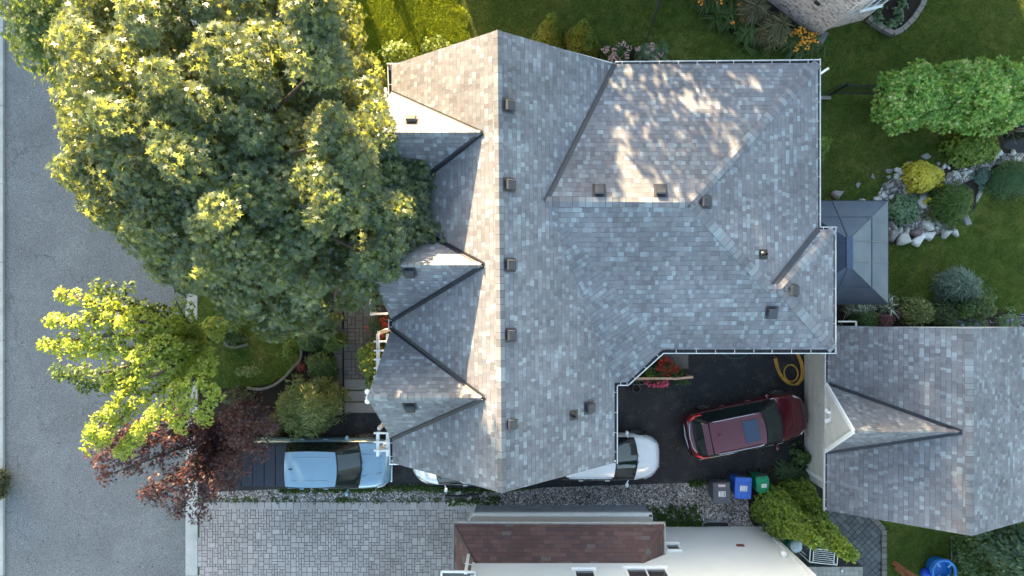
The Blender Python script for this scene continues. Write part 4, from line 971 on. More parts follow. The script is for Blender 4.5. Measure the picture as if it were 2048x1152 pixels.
mm = MB()
for y in (-.42, -.14, .14, .42): mm.boxf((-.02, y, 1.812), (1.35, .05, .012))
build('roof_rib', mm, mbp, pk, world=False, bevel=.004)
mm = MB(); mm.boxf((-.72, .02, 1.822), (.14, .045, .03)); build('antenna', mm, M['trim'], pk, world=False, bevel=.01)
for s in (-1, 1):
    mm = MB(); mm.tube([(1.75, s*.42, 1.165), (2.45, s*.30, 1.085)], .018, 6); build('hood_crease', mm, mbp, pk, world=False, smooth=True)
mm = MB(); mm.boxf((2.76, 0, .62), (.08, 1.5, .22)); build('front_bumper', mm, M['chrome'], pk, world=False, bevel=.03)
mm = MB(); mm.boxf((-2.80, 0, .55), (.12, 1.7, .18)); build('rear_bumper', mm, M['chrome'], pk, world=False, bevel=.03)

# ---------------------------------------------------------------- bins
def wheelie(label, px, py, w, l, col, rz, sticker, h=1.0, group=None, second=None, green=False):
    t = thing('wheeled_bin', label, 'bin', (P(px, py, h).x, P(px, py, h).y, 0), rz)
    m = plain('bin plastic', col, .5, .12, 5, .5)
    mm = MB(); a0 = (w*.38, l*.36); a1 = (w*.47, l*.45)
    b = len(mm.v)
    for (q, z) in ((a0, .04), (a1, h-.08)):
        for sx, sy in ((-1, -1), (1, -1), (1, 1), (-1, 1)): mm.v.append((q[0]*sx, q[1]*sy, z))
    for f in ((3, 2, 1, 0), (4, 5, 6, 7), (0, 1, 5, 4), (1, 2, 6, 5), (2, 3, 7, 6), (3, 0, 4, 7)): mm.f.append(f); mm.uv.append(None)
    build('body', mm, m, t, world=False, bevel=.03)
    mm = MB(); n = 8; z0 = h-.07
    if green:
        pts = [(-w*.30, -l*.5), (w*.30, -l*.5), (w*.42, -l*.4), (w*.5, l*.25), (w*.42, l*.45), (-.42*w, l*.45), (-w*.5, l*.25), (-w*.42, -l*.4)]
        mm.prism(pts, z0, z0+.06); mm.prism([(x*.80, y*.80) for x, y in pts], z0+.06, z0+.085); mm.boxf((0, -.05, z0+.095), (w*.55, l*.42, .03))
    else:
        mm.boxf((0, 0, z0+.02), (w, l, .04)); mm.boxf((0, 0, z0+.045), (w*.92, l*.92, .03)); mm.boxf((0, .02, z0+.065), (w*.62, l*.44, .03))
        for i in range(6): mm.boxf((-w*.36+i*w*.145, -l*.475, z0+.062), (.045, .03, .012))
        for s in (-1, 1): mm.boxf((s*w*.40, l*.30, z0+.068), (.05, .10, .02), (math.cos(.6*s), math.sin(.6*s), 0), (-math.sin(.6*s), math.cos(.6*s), 0))
    ld = build('lid', mm, m, t, world=False, bevel=.012)
    mm = MB(); mm.boxf((sticker[0], sticker[1], z0+(.112 if green else .082)), (sticker[2], sticker[3], .004)); build('sticker', mm, M['whitedirty'], ld, world=False)
    mm = MB()
    if not green:
        for r_ in range(4): mm.boxf((sticker[0]-.04, sticker[1]+.07-r_*.045, z0+.086), (sticker[2]*.35, .018, .003))
        mm.boxf((sticker[0]+.075, sticker[1], z0+.086), (.045, sticker[3]*.75, .003))
    else:
        mm.boxf((sticker[0], sticker[1]-.0, z0+.116), (sticker[2]*.7, .02, .003))
    build('sticker_print', mm, plain('sticker ink', (.12, .25, .22) if second is None else second, .6), ld, world=False)
    if not green and col[2] < .2:
        mm = MB(); mm.boxf((0, l*.36, z0+.066), (w*.42, .09, .004)); build('sticker', mm, plain('faded red sticker', (.6, .45, .45), .6), ld, world=False)
    mm = MB(); mm.tube([(-w*.36, l*.44, h-.08), (-w*.36, l*.58, h-.05), (w*.36, l*.58, h-.05), (w*.36, l*.44, h-.08)], .016, 6); mm.boxf((0, l*.50, h-.07), (w*.8, .06, .03)); build('handle', mm, M['black'], t, world=False)
    for s in (-1, 1): mm = MB(); mm.lathe([(.10, -.03), (.11, 0), (.10, .03)], (s*w*.46, l*.42, .11), 14, (0, 1, 0), (0, 0, 1), (1, 0, 0)); build('wheel', mm, M['tyre'], t, world=False)
    return t
wheelie('dark grey wheeled bin with two stickers on its lid', 1444, 987, .64, .80, (.075, .08, .095), R(1), (-.0, -.02, .26, .20))
wheelie('blue wheeled recycling bin with a white sticker on its lid', 1487, 977, .62, .80, (.03, .12, .50), R(-3), (.0, .0, .27, .20), second=(.35, .4, .5))
wheelie('small green wheeled bin with a white printed mark', 1526, 969, .50, .66, (.0, .22, .10), R(5), (.03, -.04, .2, .14), h=.95, green=True)

# ---------------------------------------------------------------- hoses, cords
def coil(px, py, rx, ry, z, n=40, turns=1, tilt=0, ph=0):
    out = []
    for i in range(int(n*turns)+1):
        a = ph+2*math.pi*i/n; x = rx*math.cos(a); y = ry*math.sin(a); q = P(px, py, 0); out.append((q.x+x*math.cos(tilt)-y*math.sin(tilt), q.y+x*math.sin(tilt)+y*math.cos(tilt), z+.012*i/n))
    return out
t = thing('yellow_hose', 'thick yellow hose coiled on the asphalt in the driveway corner', 'hose', (P(1580, 735).x, P(1580, 735).y, 0))
mh = plain('yellow hose', (.50, .27, .035), .5, .2, 6)
pth = [P(1548, 712, .035), P(1553, 735, .035), P(1563, 755, .035), P(1577, 767, .04), P(1592, 768, .04), P(1602, 755, .04), P(1603, 735, .035), P(1597, 715, .035), P(1588, 700, .035), P(1570, 690, .035)]
def smooth_path(pts, k=5):
    pts = [Vector(p) for p in pts]; out = []
    for i in range(len(pts)-1):
        p0 = pts[max(i-1, 0)]; p1 = pts[i]; p2 = pts[i+1]; p3_ = pts[min(i+2, len(pts)-1)]
        for j in range(k):
            u = j/k; out.append(.5*((2*p1)+(p2-p0)*u+(2*p0-5*p1+4*p2-p3_)*u*u+(3*p1-p0-3*p2+p3_)*u**3))
    out.append(pts[-1]); return out
mm = MB(); mm.tube(smooth_path(pth), .035, 8); mm.tube(smooth_path([q+Vector((.075, -.01, .0)) for q in pth[:9]]), .032, 8); mm.tube(coil(1581, 746, .27, .33, .035, 28, 1.7, R(8)), .030, 8); build('hose_pipe', mm, mh, t, smooth=True)
mm = MB(); a = P(1549, 714, .05); mm.beam(a+Vector((-.08, -.05, .03)), a+Vector((.10, .02, .03)), .05, .05); mm.tube([P(1528, 710, .03), a], .015, 5); mm.tube([P(1530, 714, .03), P(1548, 720, .04)], .012, 5); build('hose_strap', mm, M['black'], t)
mm = MB(); mm.tube(smooth_path([P(1440, 700, .03), P(1452, 712, .03), P(1466, 717, .03), P(1482, 715, .03), P(1494, 708, .03), P(1500, 700, .03)]), .013, 6); build('garden_hose', mm, plain('green hose', (.02, .16, .10), .5), label='thin green garden hose curving out from under the eave', cat='hose', smooth=True)
mm = MB(); mm.tube([P(1326, -30, .9), P(1312, 25, .6), P(1292, 84, .05)], [.06, .045, .018], 7); mm.tube([P(1318, 10, .7), P(1304, 50, .4)], .03, 6); build('garden_pole', mm, M['black'], label='thin black pole leaning over the lawn above the pink flowers', cat='pole')

# ---------------------------------------------------------------- small courtyard planting
def petals(parent, name, pts, mat, per=8, rad=.05, size=.045):
    pts = np.array(pts); Nn = np.tile([0, 0, 1.], (len(pts), 1)); C, nn, ax, s = tufts(pts, Nn, per, rad, size, .3, .5); leaves(name, C, nn, ax, s, 'round', L[mat], parent)
def bloom_pts(poly, z0, z1, n): q = inpoly(poly, n); return np.column_stack([q, rng.uniform(z0, z1, n)])
t = shrub('flowering_plant', 'bed of red flowers and mixed leaves behind the wooden rail', 'flower bed', polyw([(1262, 760), (1330, 705), (1350, 722), (1362, 740), (1384, 744), (1380, 752), (1268, 756)], .3), .12, .6, 'oval', .09, 26, 30, 'green', stem=False)
petals(t, 'red_bloom', bloom_pts(polyw([(1312, 735), (1328, 712), (1345, 725), (1348, 750), (1322, 752)], .6), .5, .7, 60), 'red', 8, .06, .05)
petals(t, 'red_bloom', bloom_pts(polyw([(1342, 742), (1354, 732), (1360, 740), (1348, 752)], .6), .5, .65, 10), 'red', 8, .06, .05)
a = bloom_pts(polyw([(1292, 748), (1308, 740), (1312, 750), (1296, 755)], .5), .35, .55, 16); C, nn, ax, s = tufts(a, np.tile([0, 0, 1.], (16, 1)), 9, .10, .09); leaves('lime_leaf', C, nn, ax, s, 'oval', L['yew'], t)
t = thing('wooden_rail', 'pale wooden two-piece rail in front of the red flower bed', 'rail', (P(1330, 756).x, P(1330, 756).y, 0)); mw_ = plain('pale timber', (.55, .36, .24), .7, .15, 8)
mm = MB(); mm.beam(P(1270, 757, .75), P(1346, 757, .78), .085, .06); build('rail', mm, mw_, t); mm = MB(); mm.beam(P(1346, 758, .79), P(1386, 754, .80), .085, .06); build('rail', mm, mw_, t)
for x, y in ((1276, 757), (1345, 757), (1382, 755)):
    mm = MB(); q = P(x, y, .72); mm.box((q.x, q.y, .36), (.09, .09, .72)); build('post', mm, mw_, t)
sheet('boardwalk', [(1318, 690), (1376, 690), (1376, 737), (1318, 737)], .05, M['paverB'], .05)
def planter(label, x0, y0, x1, y1, leaf, n, size, z=.35, petal=None):
    a = P(x0, y1, z); b = P(x1, y0, z); t = thing('planter_box', label, 'planter', ((a.x+b.x)/2, (a.y+b.y)/2, 0)); mm = MB(); w = b.x-a.x; l = b.y-a.y; c = ((a.x+b.x)/2, (a.y+b.y)/2)
    for s in (-1, 1): mm.box((c[0]+s*(w/2-.012), c[1], z/2), (.024, l, z)); mm.box((c[0], c[1]+s*(l/2-.012), z/2), (w-.05, .024, z))
    build('box', mm, plain('grey planter', (.12, .12, .125), .6), t); mm = MB(); mm.box((c[0], c[1], z-.06), (w-.06, l-.06, .03)); build('soil', mm, M['soil'], t)
    if n:
        pts = np.column_stack([rng.uniform(a.x+.03, b.x-.03, n), rng.uniform(a.y+.02, b.y-.02, n), rng.uniform(z, z+.15, n)]); C, nn, ax, s = tufts(pts, np.tile([0, 0, 1.], (n, 1)), 10, .07, size); leaves('foliage', C, nn, ax, s, 'oval', L[leaf], t)
    if petal: petals(t, 'bloom', np.column_stack([rng.uniform(a.x, b.x, 30), rng.uniform(a.y-.04, b.y, 30), rng.uniform(z+.1, z+.2, 30)]), petal, 8, .06, .05)
planter('empty dark planter box at the left end of the wooden rail', 1266, 761, 1289, 770, 'green', 3, .05)
planter('grey planter box full of hot pink flowers below the wooden rail', 1292, 761, 1333, 770, 'green', 10, .06, petal='hotpink')
planter('planter box of plain green leaves under the rail end', 1352, 758, 1378, 768, 'green', 34, .07)
t = thing('flower_pot', 'round black empty pot by the inner corner of the eave', 'pot', (P(1270, 775).x, P(1270, 775).y, 0)); mm = MB(); mm.lathe([(.11, 0), (.155, .3), (.165, .3), (.165, .32), (.14, .32), (.13, .2)], wloc(t), 20); build('pot', mm, plain('dark pot', (.05, .05, .05), .5), t, smooth=False); mm = MB(); mm.lathe([(.13, .2), (.12, .22)], wloc(t), 16); build('soil', mm, M['soil'], t)

# drying rack, green tub, raised slab, wood, blue play ring
t = thing('drying_rack', 'white wire rack standing on the patio beside the raised slab', 'rack', (P(1640, 1105).x, P(1640, 1105).y, 0))
zt = 1.45; q = [P(1621, 1097, zt), P(1676, 1102, zt), P(1674, 1130, zt), P(1619, 1124, zt)]; mm = MB()
for i in range(4): mm.tube([q[i], q[(i+1) % 4]], .016, 6)
for f in (.12, .88): mm.tube([q[0].lerp(q[1], f), q[3].lerp(q[2], f)], .014, 6)
build('top_frame', mm, M['white'], t)
mm = MB()
for i in range(1, 7):
    f = i/7; mm.tube([q[0].lerp(q[3], f).lerp(q[1].lerp(q[2], f), .12), q[0].lerp(q[3], f).lerp(q[1].lerp(q[2], f), .88)], .008, 5)
build('rung', mm, M['white'], t)
ft = [Vector((a.x*1.0-.25*(1 if i in (0, 3) else -1)*0, a.y, 0)) for i, a in enumerate(q)]
for i in range(4):
    mm = MB(); c = (q[0]+q[2])/2; g_ = Vector((q[i].x, q[i].y, .03)); mm.tube([q[i], g_], .014, 6); build('leg', mm, M['white'], t)
mm = MB(); mm.tube([P(1600, 1083, .4), P(1600, 1100, .4), P(1612, 1110, .4)], .012, 5); mm.tube([P(1604, 1085, .3), P(1622, 1096, .9)], .008, 5); build('side_rod', mm, M['white'], t)
t = thing('garden_tub', 'green tub topped with a white sack near the cedars', 'tub', (P(1578, 1083).x, P(1578, 1083).y, 0)); c = wloc(t)
mm = MB(); mm.lathe([(.19, 0), (.25, .5), (.27, .52), (.27, .54), (.23, .54), (.22, .45)], c, 18); build('tub', mm, plain('green tub plastic', (.0, .13, .07), .5), t)
mm = MB(); mm.lathe([(.20, .42), (.24, .52), (.22, .62), (.12, .70), (.03, .72)], c+Vector((.05, .02, 0)), 14); mm.v = [(v[0]+rng.normal(0, .012), v[1]+rng.normal(0, .012), v[2]+rng.normal(0, .012)) for v in mm.v]; build('sack', mm, plain('white sack', (.55, .62, .66), .7), t, smooth=True)
t = thing('raised_terrace', 'raised tiled terrace slab with dark riser beside the patio', 'terrace', (P(1660, 1140).x, P(1660, 1140).y-.6, 0)); c = wloc(t)
xa = P(1590, 0, 1.0).x; xb = P(1726, 0, 1.0).x; yb = P(0, 1134, 1.0).y; mm = MB(); mm.box(((xa+xb)/2, yb-1.5, .48), (xb-xa, 3, .96)); build('riser', mm, plain('dark riser', (.06, .065, .07), .7), t)
mm = MB(); nx_ = int((xb-xa)/.16)
for i in range(nx_):
    for j in range(8): mm.box((xa+(i+.5)*(xb-xa)/nx_, yb-.08-j*.16, .975), ((xb-xa)/nx_-.008, .152, .035))
build('tile', mm, paver('terrace tiles', [(0, (.30, .29, .26)), (.4, (.33, .32, .29)), (.8, (.27, .26, .24))]), t)
mm = MB(); mm.box((P(1683, 0, 1).x, yb-.13, 1.02), (.08, .08, .06)); build('bracket', mm, M['chrome'], t)
mo = plain('orange stained timber', (.26, .075, .025), .7, .2, 8)
t = thing('timber_frame', 'orange brown timber frame on the grass at the bottom edge', 'timber frame', (P(1825, 1150).x, P(1825, 1150).y, 0)); mm = MB(); mm.beam(P(1786, 1124, .12), P(1850, 1168, .9), .16, .09); build('beam', mm, mo, t); mm = MB(); mm.beam(P(1790, 1134, .08), P(1835, 1175, .4), .13, .07); build('beam', mm, mo, t)
t = thing('play_ring', 'round bright blue play ring with spokes on the dark grass', 'toy', (P(1890, 1145).x, P(1890, 1145).y, 0)); c = P(1888, 1143, .5); c.z = 0; bl = plain('blue plastic', (.015, .16, .50), .4, .1, 4, .5)
mm = MB(); mm.tube([(c.x+.44*math.cos(a), c.y+.44*math.sin(a), .50) for a in np.linspace(0, 2*math.pi, 33)[:-1]], .055, 10, closed=True); build('ring', mm, bl, t, smooth=True)
mm = MB()
for a in (45, 130, 225, 315): mm.beam(c+Vector((.42*math.cos(R(a)), .42*math.sin(R(a)), .5)), c+Vector((.22*math.cos(R(a)), .22*math.sin(R(a)), .48)), .05, .04)
build('spoke', mm, plain('pale blue plastic', (.15, .32, .5), .4), t)
mm = MB(); mm.lathe([(.40, 0), (.42, .30), (.40, .31), (.36, .12)], c, 24); build('basin', mm, bl, t)
mm = MB(); q = P(1856, 1150, .3); mm.lathe([(.05, .0), (.18, .05), (.20, .16), (.12, .27), (.03, .30)], (q.x, q.y, 0), 16); build('blue_ball', mm, plain('deep blue plastic', (.01, .06, .5), .35), label='deep blue rounded toy next to the blue play ring', cat='toy', smooth=True)
mm = MB(); mm.beam(P(1903, 1072, .05), P(1903, 1120, .05), .03, .04); build('edging_strip', mm, M['slab'], label='thin pale edging strip running down from the garage gable', cat='edging')

# black metal fence
t = thing('metal_fence', 'low black metal picket fence between the house and the vine', 'fence', (P(1710, 190).x, P(1710, 190).y, 0))
y = P(0, 190).y; x0 = P(1645, 0).x; x1 = P(1990, 0).x; mm = MB()
for z in (.25, 1.25): mm.beam((x0, y, z), (x1, y, z), .035, .035)
build('rail', mm, M['blackmetal'], t); mm = MB(); x = x0
while x < x1: mm.box((x, y, .72), (.02, .02, 1.34)); x += .11
build('picket', mm, M['blackmetal'], t)
for x in (x0+.3, x0+2.2, x0+4.1, x1):
    mm = MB(); mm.box((x, y, .75), (.07, .07, 1.5)); mm.lathe([(.045, 1.5), (.05, 1.53), (.01, 1.57)], (x, y, 0), 8); build('post', mm, M['blackmetal'], t)
mm = MB(); mm.beam((x0-.3, y-.12, .04), (x0+.3, y-.12, .04), .12, .08); build('edging', mm, M['slab'], t)
# raised bed with block edging
t = thing('raised_bed', 'soil bed ringed with grey stone blocks beside the brick house', 'flower bed', (P(1790, 25).x, P(1790, 25).y, 0))
ring = [(1733, 38), (1741, 46), (1762, 60), (1782, 70), (1800, 62), (1822, 40), (1838, 16), (1850, -16), (1856, -50)]
mm = MB()
for (a, b) in zip(ring, ring[1:]):
    p = P(*a); q = P(*b); n = max(1, round((q-p).length/.36))
    for i in range(n):
        s = p.lerp(q, (i+.5)/n); d = (q-p).normalized()
        for z in (.06, .185): mm.boxf((s.x, s.y, z), ((q-p).length/n-.012, .20, .12), d, (-d.y, d.x, 0))
build('block_edging', mm, concrete('edging block', (.25, .22, .20)), t, bevel=.015)
mm = MB(); mm.prism([P(x, y) for x, y in [(1738, 36), (1765, 52), (1783, 62), (1798, 56), (1818, 36), (1834, 12), (1846, -20), (1850, -60), (1790, -60)]], 0, .16); build('soil', mm, M['soil'], t)
for i, (x, y, r) in enumerate(((1758, 20, 9), (1757, 38, 9), (1795, 22, 9), (1782, 46, 5), (1805, 5, 5), (1800, 30, 4))):
    shrub('seedling', ['small leafy seedling at the upper left of the stone ringed bed', 'small leafy seedling near the corner of the stone ringed bed', 'star leaved seedling in the middle of the stone ringed bed', 'tiny seedling low in the stone ringed bed', 'tiny seedling near the top edge in the stone ringed bed', 'tiniest seedling to the right in the stone ringed bed'][i], 'seedling', ellw(x, y, r, r, .3), .17, .40, 'oval', .16, 7, 6, 'bluegreen', stem=False)
# garden stones
stonem = [concrete('pale stone', (.50, .50, .46), .2), concrete('grey stone', (.27, .26, .25), .25), concrete('brown stone', (.16, .125, .115), .25), concrete('white stone', (.62, .62, .60), .12)]
def rock(px, py, w, l, rz, mi, h=.18, name='garden_stone', label=None, group=None, seed=None, n=7, sink=.4):
    r_ = np.random.default_rng(seed if seed is not None else int(px*31+py)); mm = MB(); k = n; ang = np.sort(r_.uniform(0, 6.28, k)*.35+np.arange(k)*6.28/k*.65+.3); rr = r_.uniform(.78, 1.12, k)
    prof = [(1.0, -h*sink), (1.03, h*.25), (.93, h*.72), (.60, h*.98)]; c = P(px, py)
    for f, z in prof:
        for a, q in zip(ang, rr):
            x = math.cos(a)*w/2*q*f; y = math.sin(a)*l/2*q*f; mm.v.append((c.x+x*math.cos(rz)-y*math.sin(rz), c.y+x*math.sin(rz)+y*math.cos(rz), max(-.05, z+r_.normal(0, h*.07))))
    for i in range(len(prof)-1):
        for j in range(k): mm.f.append((i*k+j, i*k+(j+1) % k, (i+1)*k+(j+1) % k, (i+1)*k+j)); mm.uv.append(None)
    mm.f.append(tuple((len(prof)-1)*k+j for j in range(k))); mm.uv.append(None)
    return build(name, mm, stonem[mi], label=label, cat='stone', group=group, bevel=.012)
S_ = 51.3
big = [(1785, 472, 30, 24, 0, 1, 'wedge of grey brown stone at the left end of the rock border'), (1806, 478, 34, 30, .3, 0, 'broad pale stone with a split top low in the rock border'), (1835, 479, 30, 32, -.4, 3, 'white triangular stone pointing down into the lawn'), (1862, 472, 38, 20, .1, 3, 'long white slab stone in the rock border'), (1892, 468, 24, 22, .2, 0, 'pale cracked stone right of the long white slab'), (1911, 465, 22, 20, 0, 3, 'outermost pointed white stone at the right end of the rock border'), (1832, 466, 34, 16, .1, 2, 'brown oblong stone wedged behind the white triangular one'), (1786, 452, 22, 34, .5, 1, 'rough grey boulder against the gazebo edge'), (1858, 452, 34, 24, .2, 0, 'flat beige boulder under the leafy pond plant'), (1844, 404, 32, 30, .5, 0, 'bluish grey triangular stone beside the yellow bush'), (1856, 415, 22, 28, -.3, 2, 'dark brown stone between the grey triangle and the green bush'), (1862, 438, 26, 14, .1, 2, 'dark flat stone above the beige boulder'), (1673, 390, 26, 22, .1, 1, 'lone grey boulder just above the gazebo roof'), (1722, 400, 14, 10, .6, 0, 'small pale stone at the top edge of the gazebo'), (1776, 372, 30, 13, .5, 1, 'upper grey step stone by the little waterfall'), (1783, 380, 20, 10, .5, 1, 'lower grey step stone by the little waterfall'), (1796, 372, 16, 20, .2, 2, 'dark slate stone by the little waterfall'), (1822, 388, 14, 20, .9, 1, 'narrow leaning stone below the yellow bush'), (1800, 460, 16, 16, 0, 0, 'round speckled stone, upper of the pair by the pond plant'), (1812, 464, 14, 16, 0, 0, 'round speckled stone, lower of the pair by the pond plant')]
for i, (x, y, w, l, a, mi, lb) in enumerate(big): rock(x, y, w/S_, l/S_, a, mi, .22, 'garden_stone', lb)
step_ = [(1958, 396, 16, 28, -.25, 1, 'long stepping stone right of the dark green bush'), (1934, 440, 18, 24, .4, 1, 'stepping stone below the dark green bush'), (1853, 312, 26, 14, .2, 1, 'stepping stone above the yellow bush'), (1818, 328, 18, 12, .2, 1, 'stepping stone directly above left of the yellow bush'), (1779, 342, 20, 12, .1, 1, 'wide stepping stone left of the yellow bush'), (1748, 352, 13, 13, .2, 1, 'squarish stepping stone farthest up the lawn path'), (1716, 370, 11, 13, 0, 1, 'smallest stepping stone above the gazebo'), (1806, 352, 18, 10, .2, 1, 'thin stepping stone touching the yellow bush')]
for (x, y, w, l, a, mi, lb) in step_: rock(x, y, w/S_, l/S_, a, mi, .05, 'stepping_stone', lb)
small = [(1888+rng.normal(0, 12), 345+rng.normal(0, 12)) for _ in range(10)]+[(1800+rng.normal(0, 14), 352+rng.normal(0, 7)) for _ in range(8)]
for i in range(96):
    f = rng.uniform(0, 1)
    seg = [(1760, 385), (1765, 400), (1790, 350), (1812, 375), (1822, 395)] if i < 30 else [(1905, 355), (1935, 345), (1960, 330), (1985, 320), (2000, 312), (2048, 310)] if i < 72 else [(1838, 452), (1862, 446), (1880, 440), (1872, 455)]
    k_ = f*(len(seg)-1); i0 = int(min(k_, len(seg)-2)); fr = k_-i0; x = seg[i0][0]*(1-fr)+seg[i0+1][0]*fr+rng.normal(0, 5); y = seg[i0][1]*(1-fr)+seg[i0+1][1]*fr+rng.normal(0, 6); small.append((x, y))
for i, (x, y) in enumerate(small):
    i -= 18
    s = rng.uniform(7, 17)/S_; lb, gp = (('small pale cobble close around the yellow bush', 'cobbles around the yellow bush') if i < 0 else ('small pale cobble at the left edge of the rock garden', 'cobbles on the left edge of the rock garden') if i < 30 else ('small pale cobble in the winding dry stream bed', 'cobbles in the dry stream bed') if i < 72 else ('small pale cobble beside the beige boulder', 'cobbles beside the beige boulder'))
    rock(x, y, s, s*rng.uniform(.6, .9), rng.uniform(0, 3), int(rng.choice([0, 3, 0, 1])), .10, 'cobble', lb, gp, seed=i+40)
# curved front lawn edging
def edging(name, label, pts, m, w=.16, h=.14):
    mm = MB(); pp = smooth_path([P(x, y) for x, y in pts], 4); acc = []; 
    for a, b in zip(pp, pp[1:]):
        d = (b-a); l_ = d.length; d.normalize(); mm.boxf(((a.x+b.x)/2, (a.y+b.y)/2, h/2-.02), (l_-.01, w, h), d, (-d.y, d.x, 0))
    return build(name, mm, m, label=label, cat='edging', bevel=.012)
ec = concrete('edging concrete', (.22, .21, .17))
edging('lawn_edging', 'curved concrete edging round the lower right of the front lawn', [(495, 775), (520, 778), (548, 770), (572, 752), (585, 737), (600, 722), (604, 705), (601, 690)], ec, .10)
edging('lawn_edging', 'short curved concrete edging round the round bed under the big tree', [(448, 676), (455, 690), (470, 694), (483, 692), (497, 688)], ec, .10)
t = thing('slate_pile', 'black pipe with loose flat stones on the gravel strip', 'pipe', (P(930, 992).x, P(930, 992).y, 0))
mm = MB(); mm.tube([P(890, 992, .06), P(925, 993, .06), P(955, 988, .07), P(958, 1000, .05)], .05, 7); build('pipe', mm, M['black'], t)
mm = MB(); q = P(917, 986, .1); mm.boxf((q.x, q.y, .1), (.22, .12, .03), (.95, .25, .1), (-.25, .95, 0)); q = P(939, 996, .1); mm.boxf((q.x, q.y, .12), (.2, .09, .05), (.8, .6, 0), (-.6, .8, 0)); q = P(907, 1002); mm.boxf((q.x, q.y, .05), (.12, .1, .05), (.8, .6, 0), (-.6, .8, 0)); build('flat_stone', mm, stonem[1], t)
# ---------------------------------------------------------------- trees
def bigtree(name, label, poly_px, zr_, z0, z1, base, shape, size, nb, per, rad, mat, barkm='bark', droop=.6, cat='tree', bump=.1, lower=.35, ntips=26, r0=.22, flat=.9, jit=.3, tufflat=.4, extra=(), ragged=.4, zj=.6):
    poly = polyw(poly_px, zr_); t = thing(name, label, cat, (base[0], base[1], 0)); c = poly.mean(0)
    pts, Nn = crown_pts(poly, z0, z1, nb, bump, lower, flat=flat, ragged=ragged, zj=zj)
    if extra:
        ep = np.array([tuple(P(*q)) for q in extra]); ep = np.vstack([ep+rng.normal(0, .16, ep.shape) for _ in range(2)]); pts = np.vstack([pts, ep]); Nn = np.vstack([Nn, np.tile([.35, 0, .93], (len(ep), 1))])
    C, nn, ax, s = tufts(pts, Nn, per, rad, size, droop, jit, tufflat); leaves('crown', C, nn, ax, s, shape, L[mat], t)
    mb = MB(); sel = rng.choice(len(pts), min(ntips, len(pts)), replace=False); limbs(mb, (base[0], base[1], 0), (base[0]*.6+c[0]*.4, base[1]*.6+c[1]*.4, z0+(z1-z0)*.5), pts[sel], r0); build('trunk', mb, L[barkm], t, smooth=True)
    return t
bigtree('maple_tree', 'huge dense maple tree filling the upper left beside the house', [(120, 60), (90, 120), (60, 130), (95, 190), (85, 260), (120, 300), (95, 345), (115, 400), (150, 460), (190, 480), (250, 520), (290, 580), (350, 600), (400, 640), (440, 665), (500, 690), (560, 680), (610, 690), (650, 660), (700, 630), (720, 575), (760, 560), (790, 520), (780, 480), (820, 440), (850, 410), (830, 370), (780, 350), (770, 310), (790, 270), (760, 240), (770, 190), (740, 150), (750, 110), (715, 60), (700, 10), (690, -60), (560, -160), (300, -160), (150, -90)], 6.6, 4.2, 9.9, (-8.4, 3.6), 'maple', .185, 460, 165, .50, 'maple', flat=1.2, ragged=.9, bump=.18, lower=.45, zj=.95, ntips=60, r0=.30, droop=1.35, jit=.5, extra=[(655, 85, 10.1), (640, 110, 10.1), (625, 70, 10.3), (610, 120, 10.4), (665, 120, 9.9), (600, 60, 10.4), (630, 30, 10.4), (650, 50, 10.2), (620, 10, 10.5), (640, -20, 10.5), (600, -10, 10.6), (640, 250, 9.6), (665, 285, 9.6), (690, 320, 9.5), (650, 350, 9.8), (680, 380, 9.6), (700, 420, 9.3), (660, 430, 9.6), (720, 280, 9.2), (715, 350, 9.3), (720, 400, 9.0), (690, 250, 9.3), (745, 185, 7.4), (755, 215, 7.6), (748, 250, 8.2), (765, 275, 8.0), (745, 290, 8.0), (770, 305, 7.6), (790, 330, 7.2), (815, 345, 7.0), (840, 340, 7.0), (850, 360, 7.0), (780, 355, 7.6), (815, 375, 7.4), (840, 395, 7.4), (790, 400, 8.0), (810, 425, 7.8), (845, 415, 7.2), (780, 445, 8.2), (820, 460, 7.6), (855, 470, 7.2), (790, 480, 8.0), (765, 500, 8.2), (775, 525, 8.2), (745, 520, 8.0), (740, 545, 7.8), (725, 570, 7.4), (800, 500, 7.6), (760, 410, 8.3), (755, 360, 8.3), (750, 460, 8.4), (740, 320, 8.4)])
bigtree('maple_tree', 'lighter green looser maple tree at the top left corner over the street', [(25, -80), (10, 20), (30, 60), (5, 110), (60, 130), (70, 160), (110, 170), (150, 120), (190, 110), (200, 40), (210, -80)], 6, 4.5, 7.2, (-16.2, 12.5), 'maple', .20, 70, 36, .50, 'maple2', lower=.2, ntips=16)
